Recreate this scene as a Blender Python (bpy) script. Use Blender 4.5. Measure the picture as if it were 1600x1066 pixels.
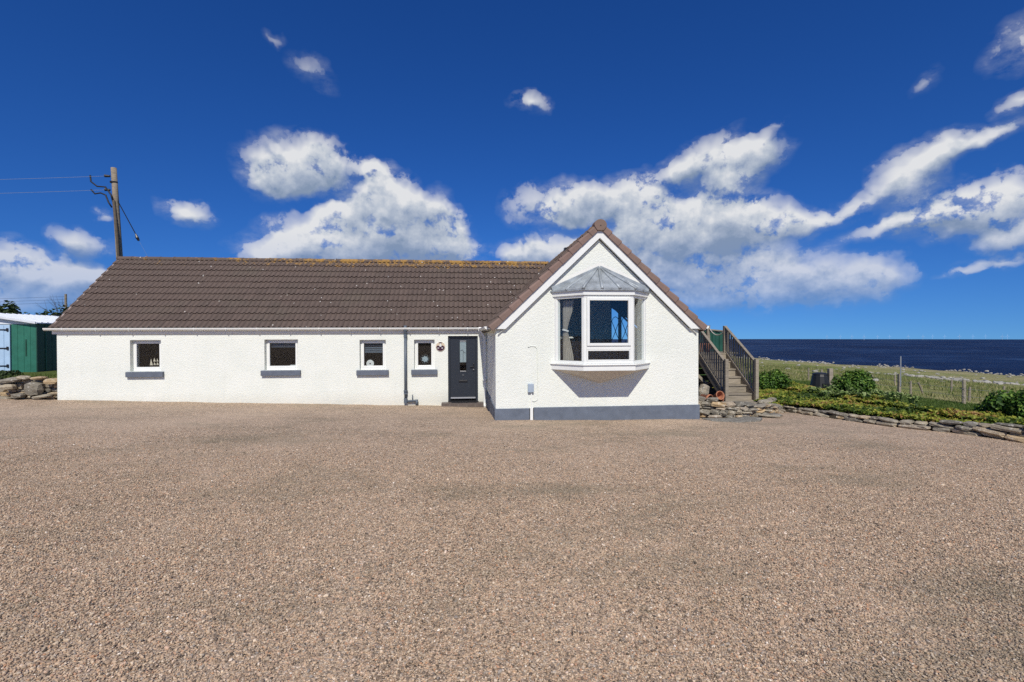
import bpy, bmesh, math, random
import numpy as np
from mathutils import Vector, Matrix, Euler, noise as mnoise

R = math.radians
random.seed(7)
rng = np.random.default_rng(7)
sc = bpy.context.scene
for o in list(bpy.data.objects):
    bpy.data.objects.remove(o)
col = sc.collection

# ------------------------------------------------------------------ camera
# world frame: x runs along the long cottage wall, y goes inland (away from the viewer), z up
CAM = Vector((11.522, -15.458, 2.189))
yaw, pitch, roll = R(5.777), R(-0.507), R(0.185)
r_ = Vector((math.cos(yaw), -math.sin(yaw), 0))
d_ = Vector((math.sin(yaw), math.cos(yaw), 0))
up = Vector((0, 0, 1))
d2 = d_ * math.cos(pitch) + up * math.sin(pitch)
u2 = up * math.cos(pitch) - d_ * math.sin(pitch)
rr = r_ * math.cos(roll) - u2 * math.sin(roll)
uu = u2 * math.cos(roll) + r_ * math.sin(roll)
cd = bpy.data.cameras.new("camera")
cam = bpy.data.objects.new("camera", cd)
col.objects.link(cam)
m = Matrix((rr, uu, -d2)).transposed().to_4x4()
m.translation = CAM
cam.matrix_world = m
cd.sensor_width = 36.0
cd.lens = 776.764 / 1600 * 36
cd.shift_y = -1.3 / 1600
cd.clip_start = 0.1
cd.clip_end = 90000
sc.camera = cam

# ------------------------------------------------------------------ sky, sun, exposure
SUN_EL, SUN_AZ = R(45.0), R(185.0)         # azimuth from +y towards +x
sdir = Vector((math.sin(SUN_AZ) * math.cos(SUN_EL), math.cos(SUN_AZ) * math.cos(SUN_EL), math.sin(SUN_EL)))
ld = bpy.data.lights.new("sun", 'SUN')
ld.energy = 4.0
ld.angle = R(0.53)
ld.color = (1.0, 0.945, 0.86)
lo = bpy.data.objects.new("sun", ld)
col.objects.link(lo)
lo.rotation_euler = sdir.to_track_quat('Z', 'Y').to_euler()
lo.location = (0, -20, 30)

sc.view_settings.view_transform = 'Standard'
sc.view_settings.look = 'None'
sc.view_settings.exposure = 0.0
sc.view_settings.gamma = 1.0
sc.view_settings.use_curve_mapping = False
sc.render.engine = 'CYCLES'
sc.cycles.max_bounces = 6
sc.cycles.diffuse_bounces = 3
sc.cycles.glossy_bounces = 3
sc.cycles.transmission_bounces = 4
sc.cycles.transparent_max_bounces = 12
sc.cycles.caustics_reflective = False
sc.cycles.caustics_refractive = False
sc.cycles.use_adaptive_sampling = True
sc.cycles.adaptive_threshold = 0.006
sc.cycles.use_denoising = False        # the fine gravel survives better without it
sc.cycles.sample_clamp_indirect = 4.0


class NT:
    """small node-tree writer"""
    def __init__(self, tree):
        self.t = tree
        self.l = tree.links

    def n(self, kind, ins=None, **props):
        nd = self.t.nodes.new(kind)
        for k, v in props.items():
            setattr(nd, k, v)
        for k, v in (ins or {}).items():
            self.put(nd, k, v)
        return nd

    def put(self, nd, k, v):
        s = nd.inputs[k]
        if isinstance(v, bpy.types.NodeSocket):
            self.l.new(v, s)
        elif isinstance(v, bpy.types.Node):
            self.l.new(v.outputs[0], s)
        else:
            s.default_value = v

    def math(self, op, a, b=None, c=None, clamp=False):
        nd = self.t.nodes.new('ShaderNodeMath')
        nd.operation = op
        nd.use_clamp = clamp
        for i, v in enumerate((a, b, c)):
            if v is not None:
                self.put(nd, i, v)
        return nd.outputs[0]

    def vmath(self, op, a, b=None, scale=None):
        nd = self.t.nodes.new('ShaderNodeVectorMath')
        nd.operation = op
        self.put(nd, 0, a)
        if b is not None:
            self.put(nd, 1, b)
        if scale is not None:
            self.put(nd, 3, scale)
        return nd.outputs[1] if op in ('LENGTH', 'DOT_PRODUCT', 'DISTANCE') else nd.outputs[0]

    def noise(self, vec, scale, detail=2.0, rough=0.5, dims='3D', out=0):
        nd = self.t.nodes.new('ShaderNodeTexNoise')
        nd.noise_dimensions = dims
        if vec is not None:
            self.put(nd, 'Vector', vec)
        nd.inputs['Scale'].default_value = scale
        nd.inputs['Detail'].default_value = detail
        nd.inputs['Roughness'].default_value = rough
        return nd.outputs[out]

    def ramp(self, fac, stops, interp='LINEAR'):
        nd = self.t.nodes.new('ShaderNodeValToRGB')
        cr = nd.color_ramp
        cr.interpolation = interp
        while len(cr.elements) < len(stops):
            cr.elements.new(0.5)
        for e, (p, c) in zip(cr.elements, stops):
            e.position = p
            e.color = tuple(c) + ((1,) if len(c) == 3 else ())
        self.put(nd, 0, fac)
        return nd.outputs[0]

    def mix(self, fac, a, b, blend='MIX'):
        nd = self.t.nodes.new('ShaderNodeMix')
        nd.data_type = 'RGBA'
        nd.blend_type = blend
        self.put(nd, 0, fac)
        for i, v in ((6, a), (7, b)):
            if not isinstance(v, (bpy.types.NodeSocket, bpy.types.Node)) and len(v) == 3:
                v = tuple(v) + (1,)
            self.put(nd, i, v)
        return nd.outputs[2]

    def mapr(self, v, a, b, c=0.0, d=1.0, smooth=False):
        nd = self.t.nodes.new('ShaderNodeMapRange')
        if smooth:
            nd.interpolation_type = 'SMOOTHSTEP'
        nd.clamp = True
        for i, x in enumerate((v, a, b, c, d)):
            self.put(nd, i, x)
        return nd.outputs[0]

    def bump(self, h, dist, strength=1.0, normal=None):
        nd = self.t.nodes.new('ShaderNodeBump')
        nd.inputs['Strength'].default_value = strength
        nd.inputs['Distance'].default_value = dist
        self.put(nd, 'Height', h)
        if normal is not None:
            self.put(nd, 'Normal', normal)
        return nd.outputs[0]


# clouds: (azimuth, elevation, half-width, half-height in degrees, weight, tilt)
CLOUDS = [(-17.6, 17.5, 6.3, 3.5, 1, 0), (-19.6, 16.2, 3.8, 2.7, 0.9, 0), (-15.2, 17.5, 4.0, 2.9, 0.9, 0), (-10.1, 17.9, 3.1, 1.5, 1, -25), (-7.7, 16.2, 4.3, 2.6, 1, -20), (-8.6, 14.0, 6.0, 3.5, 1, 0), (-7.6, 11.7, 9.1, 4.9, 1.1, 0), (-4.7, 10.8, 7.1, 4.5, 1, 0), (-15.3, 10.5, 7.6, 3.3, 1.1, 0), (-20.2, 8.8, 4.6, 2.2, 1, 0), (-14.0, 12.8, 2.8, 1.7, 0.8, 0), (-1.5, 9.4, 5.4, 2.2, 1, 0), (-1.1, 12.6, 2.7, 2.3, 0.6, -40), (-2.9, 14.6, 2.7, 2.3, 0.5, -30), (-11.3, 9.1, 10.0, 3.6, 1, 0), (11.0, 14.8, 7.3, 3.2, 1, 0), (13.5, 14.2, 5.4, 2.8, 1, 0), (9.5, 9.4, 6.4, 2.8, 1, 0), (6.9, 9.5, 2.8, 1.7, 0.8, 0), (19.2, 15.3, 4.3, 2.9, 1.1, 0), (20.6, 12.2, 6.0, 3.5, 1, 0), (24.9, 12.3, 7.4, 3.6, 1, 0), (29.4, 12.2, 6.9, 3.0, 1, 0), (32.7, 11.1, 5.8, 2.6, 1, 0), (36.7, 11.1, 4.1, 1.4, 0.7, 5), (20.9, 9.1, 10.2, 4.0, 1.1, 0), (27.5, 8.7, 8.7, 3.9, 0.9, 0), (28.2, 18.1, 5.9, 3.0, 1.1, 12), (32.1, 18.1, 3.7, 2.8, 1, 0), (24.3, 17.1, 3.5, 1.7, 0.8, 10), (29.4, 15.4, 3.9, 1.8, 0.8, 0), (33.9, 6.4, 6.4, 3.0, 1, 10), (30.0, 4.9, 7.6, 3.1, 0.9, 0), (39.1, 5.1, 6.4, 2.7, 1, 0), (42.7, 5.5, 3.2, 2.3, 0.8, 0), (26.3, 5.8, 5.7, 3.5, 0.9, 0), (35.3, 3.7, 9.1, 2.1, 0.7, 0), (46.9, 10.8, 5.5, 2.8, 1.1, 12), (43.2, 10.0, 5.5, 1.2, 0.8, 14), (49.9, 10.1, 3.8, 3.2, 1.1, 0), (44.8, 15.0, 3.9, 2.4, 0.9, 20), (47.3, 15.8, 2.8, 1.6, 0.8, 25), (49.9, 16.3, 3.6, 1.0, 0.7, 22), (43.0, 12.8, 4.7, 1.6, 0.6, 20), (39.8, 12.2, 3.2, 1.2, 0.5, 15), (50.3, 6.0, 3.7, 0.9, 0.7, 6), (47.8, 5.3, 2.0, 0.6, 0.6, 15), (51.2, 7.8, 2.7, 1.6, 0.8, 0), (-16.0, 26.1, 3.2, 1.6, 0.40, -25), (7.9, 25.2, 3.1, 1.3, 0.8, 0), (51.2, 22.1, 2.4, 2.4, 0.52, 30), (51.2, 18.2, 1.8, 0.8, 0.7, 20), (33.6, 20.9, 1.7, 0.8, 0.36, 20), (45.3, 20.9, 1.4, 1.1, 0.34, 40), (-19.5, 28.5, 1.3, 0.6, 0.30, 0), (-27.3, 11.7, 3.0, 1.5, 0.95, -8), (-35.0, 7.9, 2.6, 1.7, 0.95, 0), (-33.7, 10.9, 1.0, 0.8, 0.42, 0), (-37.8, 5.4, 4.4, 2.1, 1, 0), (-39.7, 5.8, 2.7, 2.4, 1, 0), (-38.6, 3.3, 6.2, 2.5, 1, 0), (-34.3, 5.3, 1.8, 1.5, 0.9, 0), (-35.8, 4.0, 3.6, 2.6, 0.8, 0), (-33.7, 3.2, 4.4, 2.9, 0.8, 0)]
# unseen cloud round the rest of the sky, enlarged to whiten the fill light
_cr = random.Random(3)
CLOUDS_ROUND = []
for k in range(13):
    a = 68 + k * 17.5
    if a > 180:
        a -= 360
    e = _cr.uniform(6, 32)
    for q in range(2):
        CLOUDS_ROUND.append((a + _cr.uniform(-6, 6), e + _cr.uniform(-3, 3), _cr.uniform(7, 13), _cr.uniform(4, 7), _cr.uniform(.8, 1.1), _cr.uniform(-12, 12)))

def cloud_group(clouds, name):
    g = bpy.data.node_groups.new(name, 'ShaderNodeTree')
    g.interface.new_socket("P", in_out='INPUT', socket_type='NodeSocketVector')
    g.interface.new_socket("D", in_out='OUTPUT', socket_type='NodeSocketFloat')
    g.interface.new_socket("Raw", in_out='OUTPUT', socket_type='NodeSocketFloat')
    w = NT(g)
    gi = w.n('NodeGroupInput')
    go = w.n('NodeGroupOutput')
    P = gi.outputs[0]
    n1 = w.n('ShaderNodeTexNoise', {'Vector': P, 'Scale': 0.24, 'Detail': 3.0, 'Roughness': 0.6})
    off = w.vmath('SCALE', w.vmath('SUBTRACT', n1.outputs['Color'], (0.5, 0.5, 0.5)), scale=3.4)
    Q = w.vmath('MULTIPLY', w.vmath('ADD', P, off), (1, 1, 0))
    acc = None
    for (a, e, sx, sy, wt, rot) in clouds:
        mp = w.n('ShaderNodeMapping', {'Vector': Q, 'Location': (a, e, 0), 'Rotation': (0, 0, R(rot)), 'Scale': (sx * 1.02, sy * 1.03, 1)}, vector_type='TEXTURE')
        gr = w.n('ShaderNodeTexGradient', {'Vector': mp.outputs[0]}, gradient_type='SPHERICAL')
        acc = w.math('MULTIPLY', gr.outputs[1], wt) if acc is None else w.math('MULTIPLY_ADD', gr.outputs[1], wt, acc)
    raw = acc
    acc = w.math('MINIMUM', acc, 0.70)
    # cauliflower billows: rounded cells at falling sizes, bent by noise
    n2 = w.n('ShaderNodeTexNoise', {'Vector': P, 'Scale': 0.9, 'Detail': 4.0, 'Roughness': 0.62})
    PW = w.vmath('ADD', P, w.vmath('SCALE', w.vmath('SUBTRACT', n2.outputs['Color'], (0.5, 0.5, 0.5)), scale=1.5))
    vo = w.n('ShaderNodeTexVoronoi', {'Vector': w.vmath('MULTIPLY', PW, (1, 1.15, 0)), 'Scale': 0.30, 'Detail': 3.0, 'Roughness': 0.55, 'Lacunarity': 2.3}, voronoi_dimensions='2D', feature='F1', normalize=True)
    bil = w.math('SUBTRACT', 0.36, vo.outputs['Distance'])
    f = w.math('MULTIPLY', bil, 1.25)
    f = w.math('MULTIPLY_ADD', w.math('SUBTRACT', w.noise(P, 0.24, 7.0, 0.62), 0.5), 1.9, f)
    # noise only breaks up existing cloud, it makes none in the clear blue
    D = w.math('ADD', acc, w.math('MULTIPLY', f, w.mapr(acc, 0.0, 0.22)))
    w.put(go, 0, D)
    w.put(go, 1, raw)
    return g

def build_world():
    wd = bpy.data.worlds.new("World")
    sc.world = wd
    wd.use_nodes = True
    t = wd.node_tree
    t.nodes.clear()
    w = NT(t)
    geo = w.n('ShaderNodeTexCoord')
    v = geo.outputs['Generated']
    sp = w.n('ShaderNodeSeparateXYZ', {0: v})
    zc = w.math('MAXIMUM', w.math('MULTIPLY_ADD', sp.outputs[2], 0.93, 0.075), 0.05)
    vv = w.n('ShaderNodeCombineXYZ', {0: sp.outputs[0], 1: sp.outputs[1], 2: zc})
    sky = w.n('ShaderNodeTexSky', {'Vector': vv}, sky_type='NISHITA', sun_disc=False, sun_elevation=SUN_EL, sun_rotation=SUN_AZ,
              altitude=0, air_density=1.0, dust_density=0.0, ozone_density=3.0)
    skyc = w.n('ShaderNodeHueSaturation', {'Hue': 0.5, 'Saturation': 1.22, 'Value': 1.0, 'Fac': 1.0, 'Color': sky.outputs[0]}).outputs[0]
    skyc = w.mix(1.0, skyc, (0.30, 0.60, 1.10), 'MULTIPLY')
    az = w.math('MULTIPLY', w.math('ARCTAN2', sp.outputs[0], sp.outputs[1]), 180 / math.pi)
    el = w.math('MULTIPLY', w.math('ARCSINE', sp.outputs[2]), 180 / math.pi)
    P = w.n('ShaderNodeCombineXYZ', {0: az, 1: el, 2: 0.0}).outputs[0]
    STR = 0.082
    def branch(clouds, name):
        g = cloud_group(clouds, name)
        def field(p):
            nd = t.nodes.new('ShaderNodeGroup')
            nd.node_tree = g
            w.put(nd, 0, p)
            return nd.outputs
        D0, R0 = field(P)
        D1, R1 = field(w.vmath('ADD', P, (-0.30, 0.95, 0)))
        lit = w.math('SUBTRACT', D0, D1)
        # firm sunlit tops, bases that feather out
        hi = w.mapr(lit, -0.25, 0.22, 0.82, 0.44)
        alpha = w.mapr(D0, 0.17, hi, smooth=True)
        alpha = w.math('MULTIPLY', alpha, w.mapr(el, -0.5, 4.5))
        soft = w.noise(P, 0.16, 4.0, 0.5)
        sh = w.math('MULTIPLY_ADD', lit, 0.62, 0.56)
        sh = w.math('MULTIPLY_ADD', w.math('SUBTRACT', R0, R1), 0.85, sh)
        sh = w.math('MULTIPLY_ADD', w.math('SUBTRACT', soft, 0.5), 1.7, sh)
        sh = w.math('SUBTRACT', sh, w.math('MULTIPLY', w.mapr(R0, 0.5, 1.9), 0.28), clamp=True)
        alpha = w.math('MULTIPLY', alpha, w.mapr(R0, 0.02, 0.80, 0.04, 1.0))
        # thin veils trailing off round the banks
        wisp = w.noise(w.vmath('MULTIPLY', P, (.22, .42, 1)), 1.0, 6.0, 0.66)
        veil = w.math('MULTIPLY', w.mapr(R0, 0.0, 0.55, 0.0, 0.62), w.mapr(wisp, 0.40, 0.68))
        veil = w.math('MULTIPLY', veil, w.mapr(el, -0.5, 4.5))
        alpha = w.math('MAXIMUM', alpha, veil)
        ccol = w.ramp(sh, [(0.0, (2.9, 3.8, 5.3)), (0.30, (4.4, 5.2, 6.6)), (0.62, (6.5, 7.1, 8.0)), (0.98, (9.6, 9.7, 9.8))])
        # far cloud takes on the blue of the air in front of it
        ccol = w.mix(w.mapr(el, 11.0, 0.0, 0.0, 0.62), ccol, skyc)
        final = w.mix(w.math('MULTIPLY', alpha, 0.95), skyc, ccol)
        return w.n('ShaderNodeBackground', {'Color': final, 'Strength': STR}).outputs[0]
    clear = w.n('ShaderNodeBackground', {'Color': skyc, 'Strength': STR}).outputs[0]
    front = branch(CLOUDS, "clouds_inland")
    rest = branch(CLOUDS_ROUND, "clouds_round")
    infront = w.math('LESS_THAN', w.math('ABSOLUTE', w.math('SUBTRACT', az, 5.8)), 60.0)
    low = w.math('LESS_THAN', el, 44.0)
    cl = w.n('ShaderNodeMixShader', {0: infront, 1: rest, 2: front}).outputs[0]
    allsky = w.n('ShaderNodeMixShader', {0: low, 1: clear, 2: cl}).outputs[0]
    w.n('ShaderNodeOutputWorld', {'Surface': allsky})
    wd.cycles.sampling_method = 'MANUAL'
    wd.cycles.sample_map_resolution = 512
build_world()

# ------------------------------------------------------------------ helpers
class MB:
    """collects vertices and faces; build() links ONE mesh object"""
    def __init__(self):
        self.v, self.f = [], []

    def add(self, vs, fs):
        b = len(self.v)
        self.v += [tuple(x) for x in vs]
        self.f += [tuple(b + i for i in f) for f in fs]
        return self

    def box(self, x0, x1, y0, y1, z0, z1):
        return self.add([(x0, y0, z0), (x1, y0, z0), (x1, y1, z0), (x0, y1, z0), (x0, y0, z1), (x1, y0, z1), (x1, y1, z1), (x0, y1, z1)],
                        [(0, 3, 2, 1), (4, 5, 6, 7), (0, 1, 5, 4), (1, 2, 6, 5), (2, 3, 7, 6), (3, 0, 4, 7)])

    def bar(self, a, b, w, h, upv=(0, 0, 1)):
        """box-section bar from a to b, w wide, h high"""
        a, b = Vector(a), Vector(b)
        d = (b - a).normalized()
        s = d.cross(Vector(upv))
        if s.length < 1e-4:
            s = d.cross(Vector((0, 1, 0)))
        s.normalize()
        u = s.cross(d)
        vs = []
        for p in (a, b):
            for i, j in ((-1, -1), (1, -1), (1, 1), (-1, 1)):
                vs.append(p + s * (i * w / 2) + u * (j * h / 2))
        return self.add(vs, [(0, 1, 2, 3), (7, 6, 5, 4), (0, 4, 5, 1), (1, 5, 6, 2), (2, 6, 7, 3), (3, 7, 4, 0)])

    def tube(self, pts, rad, n=10, cap=True):
        pts = [Vector(p) for p in pts]
        if not hasattr(rad, '__len__'):
            rad = [rad] * len(pts)
        vs, fs = [], []
        prev = None
        for i, p in enumerate(pts):
            d = (pts[min(i + 1, len(pts) - 1)] - pts[max(i - 1, 0)]).normalized()
            s = prev if prev is not None else (d.cross(Vector((0, 0, 1))) if abs(d.z) < .95 else d.cross(Vector((0, 1, 0))))
            s = (s - d * s.dot(d)).normalized()
            prev = s
            t = d.cross(s)
            for k in range(n):
                a = 2 * math.pi * k / n
                vs.append(p + (s * math.cos(a) + t * math.sin(a)) * rad[i])
        for i in range(len(pts) - 1):
            for k in range(n):
                k2 = (k + 1) % n
                fs.append((i * n + k, i * n + k2, (i + 1) * n + k2, (i + 1) * n + k))
        if cap:
            fs.append(tuple(range(n - 1, -1, -1)))
            fs.append(tuple((len(pts) - 1) * n + k for k in range(n)))
        return self.add(vs, fs)

    def prism(self, poly, axis, a, b):
        """polygon in the two other axes, extruded along axis from a to b"""
        def P(u, v, w):
            return {'x': (w, u, v), 'y': (u, w, v), 'z': (u, v, w)}[axis]
        n = len(poly)
        vs = [P(u, v, a) for u, v in poly] + [P(u, v, b) for u, v in poly]
        fs = [tuple(range(n)), tuple(range(2 * n - 1, n - 1, -1))]
        fs += [(i, i + n, (i + 1) % n + n, (i + 1) % n) for i in range(n)]
        return self.add(vs, fs)

    def mesh(self, name):
        me = bpy.data.meshes.new(name)
        me.from_pydata(self.v, [], self.f)
        bm = bmesh.new()
        bm.from_mesh(me)
        bmesh.ops.recalc_face_normals(bm, faces=bm.faces)
        bm.to_mesh(me)
        bm.free()
        return me


def place(o, parent):
    col.objects.link(o)
    if parent is not None:
        o.parent = parent
        if parent.type == 'EMPTY':
            o.matrix_parent_inverse = Matrix.Translation(-parent.location)
    return o

def obj(name, mb, mat, parent=None, smooth=False, bevel=0.0, local=False):
    me = mb if isinstance(mb, bpy.types.Mesh) else mb.mesh(name)
    if not me.materials:
        me.materials.append(mat)
    if smooth:
        me.polygons.foreach_set('use_smooth', [True] * len(me.polygons))
    o = bpy.data.objects.new(name, me)
    if local:
        col.objects.link(o)
        o.parent = parent
    else:
        place(o, parent)
    if bevel:
        b = o.modifiers.new('bevel', 'BEVEL')
        b.width = bevel
        b.segments = 2
        b.limit_method = 'ANGLE'
    return o

def inst(name, me, M, parent):
    o = bpy.data.objects.new(name, me)
    place(o, parent)
    o.matrix_basis = M
    return o

def thing(name, label, cat, loc=(0, 0, 0), group=None):
    o = bpy.data.objects.new(name, None)
    o.empty_display_size = .2
    col.objects.link(o)
    o.location = loc
    return tag(o, label, cat, group)

def tag(o, label, cat, group=None):
    o['label'] = label
    o['category'] = cat
    if group:
        o['group'] = group
    return o

def struct(o):
    o['kind'] = 'structure'
    return o

def stuff(o, label=None, cat=None):
    o['kind'] = 'stuff'
    if label:
        tag(o, label, cat)
    return o

# ------------------------------------------------------------------ materials
def mat(name, fn):
    m = bpy.data.materials.new(name)
    m.use_nodes = True
    m.node_tree.nodes.clear()
    w = NT(m.node_tree)
    out = w.n('ShaderNodeOutputMaterial')
    sh = fn(w)
    w.put(out, 'Surface', sh)
    return m

def bsdf(w, colr, rough=.7, normal=None, metal=0.0, spec=.5, **kw):
    nd = w.n('ShaderNodeBsdfPrincipled')
    if not isinstance(colr, (bpy.types.NodeSocket, bpy.types.Node)):
        colr = tuple(colr)[:3] + (1,)
    w.put(nd, 'Base Color', colr)
    w.put(nd, 'Roughness', rough)
    w.put(nd, 'Metallic', metal)
    w.put(nd, 'Specular IOR Level', spec)
    if normal is not None:
        w.put(nd, 'Normal', normal)
    for k, v in kw.items():
        w.put(nd, k, v)
    return nd.outputs[0]

def pos(w):
    return w.n('ShaderNodeNewGeometry').outputs['Position']

def plain(name, c, rough=.5, var=.12, spec=.4, scale=6.0, bump=0.0, metal=0.0):
    def fn(w):
        p = pos(w)
        n = w.noise(p, scale, 4, .6)
        k = w.mapr(n, .25, .75, 1 - var, 1 + var)
        cc = w.mix(1.0, tuple(c), w.n('ShaderNodeCombineColor', {0: k, 1: k, 2: k}).outputs[0], 'MULTIPLY')
        nm = w.bump(w.noise(p, scale * 12, 3, .6), bump) if bump else None
        return bsdf(w, cc, rough, nm, metal, spec)
    return mat(name, fn)

def f_harling(w):
    p = pos(w)
    big = w.noise(p, 1.3, 4, .6)
    c = w.ramp(big, [(.3, (.785, .815, .735)), (.55, (.83, .855, .775)), (.8, (.85, .87, .80))])
    sp = w.n('ShaderNodeSeparateXYZ', {0: p})
    # rain-splashed dirt just above the gravel, streaky
    low = w.mapr(w.math('ADD', sp.outputs[2], w.math('MULTIPLY', w.noise(p, 3.5, 4, .7), .35)), .34, .72, .32, 0.0)
    c = w.mix(low, c, (.52, .48, .40))
    streak = w.noise(w.vmath('MULTIPLY', p, (5, 5, .45)), 1.0, 4, .65)
    c = w.mix(w.mapr(streak, .55, .8, 0, .16), c, (.60, .61, .55))
    vo = w.n('ShaderNodeTexVoronoi', {'Vector': p, 'Scale': 60.0}, feature='SMOOTH_F1')
    h = w.math('ADD', w.math('MULTIPLY', w.math('SUBTRACT', 1.0, vo.outputs[0]), .7), w.noise(p, 28, 4, .65))
    h = w.math('MULTIPLY_ADD', w.noise(p, 75, 3, .7), .6, h)
    h = w.math('MULTIPLY_ADD', w.noise(p, 17, 3, .6), .6, h)
    return bsdf(w, c, .9, w.bump(h, .0125, .8), spec=.2)

def f_glass(w):
    ge = w.n('ShaderNodeNewGeometry')
    cosv = w.math('ABSOLUTE', w.vmath('DOT_PRODUCT', ge.outputs['Incoming'], ge.outputs['Normal']))
    fr = w.math('MULTIPLY_ADD', w.math('POWER', w.math('SUBTRACT', 1.0, cosv, clamp=True), 5.0), .96, .032)
    gl = w.n('ShaderNodeBsdfGlossy', {'Color': (1, 1, 1, 1), 'Roughness': .01})
    tr = w.n('ShaderNodeBsdfTransparent', {'Color': (.93, .95, .95, 1)})
    return w.n('ShaderNodeMixShader', {0: fr, 1: tr.outputs[0], 2: gl.outputs[0]}).outputs[0]

def f_frost(w):
    p = pos(w)
    n = w.noise(p, 60, 3, .6)
    c = w.ramp(n, [(.35, (.16, .22, .24)), (.65, (.34, .42, .43))])
    return bsdf(w, c, .22, w.bump(n, .004), spec=.6)

def f_tile(w, base=(.125, .094, .078), rnd=True):
    p = pos(w)
    oi = w.n('ShaderNodeObjectInfo').outputs['Random']
    n = w.noise(p, 5.5, 5, .65)
    f = w.math('ADD', w.math('MULTIPLY', n, .7), w.math('MULTIPLY', oi, .24 if rnd else .2))
    b = Vector(base)
    c = w.ramp(f, [(.22, b * .82), (.5, b), (.8, (b[0] * 1.2, b[1] * 1.17, b[2] * 1.14))])
    sp = w.n('ShaderNodeSeparateXYZ', {0: p})
    # fine speckle of the sanded concrete
    c = w.mix(w.mapr(w.noise(p, 130, 2, .6), .45, .7, 0, .15), c, (.17, .14, .12))
    # grey-green film of algae
    c = w.mix(w.mapr(w.noise(p, .8, 4, .6), .5, .75, 0, .35), c, (.125, .115, .085))
    # orange lichen, thick along the ridge and thinning below it
    top = w.mapr(sp.outputs[2], 4.35, 4.85)
    xx = w.mapr(sp.outputs[0], -.5, 7.5, .35, 1.0)
    li = w.math('ADD', w.noise(p, 5.0, 5, .72), w.math('MULTIPLY', w.math('MULTIPLY', top, xx), .30))
    c = w.mix(w.mapr(li, .72, .82, 0, .9 if rnd else 0.0), c, w.ramp(w.noise(p, 30, 3, .6), [(.3, (.30, .16, .035)), (.6, (.42, .25, .07)), (.8, (.40, .34, .22))]))
    # small white shell and droppings spots
    vo = w.n('ShaderNodeTexVoronoi', {'Vector': w.vmath('MULTIPLY', p, (1, .62, .62)), 'Scale': 6.2, 'Randomness': 1.0})
    cnt = w.n('ShaderNodeSeparateColor', {0: vo.outputs['Color']})
    spot = w.math('MULTIPLY', w.math('LESS_THAN', w.math('ADD', vo.outputs['Distance'], w.math('MULTIPLY', w.noise(p, 70, 2), .10)), .155),
                  w.math('GREATER_THAN', w.math('ADD', cnt.outputs[0], w.mapr(sp.outputs[0], 6.0, 13.0, 0, .22)), .78))
    c = w.mix(w.math('MULTIPLY', spot, .85 if rnd else 0.0), c, (.72, .70, .64))
    h = w.noise(p, 160, 3, .6)
    return bsdf(w, c, .9, w.bump(h, .003, .6), spec=.22)

def f_gravel_col(w, rndv, p):
    return w.ramp(rndv, [(0.0, (.075, .06, .045)), (.12, (.24, .18, .13)), (.3, (.51, .36, .235)), (.5, (.60, .445, .30)), (.66, (.38, .295, .205)),
                         (.8, (.74, .59, .42)), (.9, (.28, .25, .215)), (.96, (.56, .30, .16)), (1.0, (.92, .84, .70))])

def f_gravel(w):
    p = pos(w)
    q = w.vmath('MULTIPLY', p, (1, 1, .35))
    q = w.vmath('ADD', q, w.vmath('SCALE', w.n('ShaderNodeTexNoise', {'Vector': p, 'Scale': 40.0, 'Detail': 1.0}).outputs['Color'], scale=.012))
    vo = w.n('ShaderNodeTexVoronoi', {'Vector': q, 'Scale': 92.0})
    c1 = w.n('ShaderNodeSeparateColor', {0: vo.outputs['Color']})
    c = f_gravel_col(w, c1.outputs[0], p)
    # gaps between the stones, their shade put into the colour
    c = w.mix(w.mapr(vo.outputs['Distance'], .45, .8, 0, .75), c, (.085, .066, .045))
    # coarser stones here and there keep the surface lively farther off
    vo2 = w.n('ShaderNodeTexVoronoi', {'Vector': q, 'Scale': 37.0})
    c2 = w.n('ShaderNodeSeparateColor', {0: vo2.outputs['Color']})
    c = w.mix(w.math('MULTIPLY', w.math('GREATER_THAN', c2.outputs[1], .6), .30), c, f_gravel_col(w, c2.outputs[0], p))
    g2 = w.math('MULTIPLY', w.mapr(w.noise(p, 34, 3, .8), .32, .68, .45, 1.70), w.mapr(w.noise(p, 11, 4, .8), .3, .7, .70, 1.34))
    c = w.mix(1.0, c, w.n('ShaderNodeCombineColor', {0: g2, 1: g2, 2: g2}).outputs[0], 'MULTIPLY')
    # trodden, damp and mossy patches
    n = w.noise(w.vmath('ADD', w.vmath('MULTIPLY', p, (.6, 1.3, 1)), (4.3, 1.7, 0)), .62, 6, .70)
    c = w.mix(w.mapr(n, .50, .66, 0, .55), c, (.19, .17, .115))
    n2 = w.noise(w.vmath('ADD', p, (31, 7, 0)), .34, 4, .6)
    c = w.mix(w.mapr(n2, .42, .72, 0, .42), c, (.68, .52, .37))
    n3 = w.noise(w.vmath('ADD', p, (3, 17, 0)), 1.5, 5, .7)
    c = w.mix(w.mapr(n3, .60, .74, 0, .42), c, (.13, .12, .07))
    h = w.math('SUBTRACT', 1.0, vo.outputs['Distance'])
    h = w.math('MULTIPLY_ADD', w.math('SUBTRACT', 1.0, vo2.outputs['Distance']), .3, h)
    nm = w.bump(w.noise(p, 3.0, 4, .6), .035, .45)
    nm = w.bump(h, .008, .75, nm)
    return bsdf(w, c, .85, nm, spec=.25)

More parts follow.
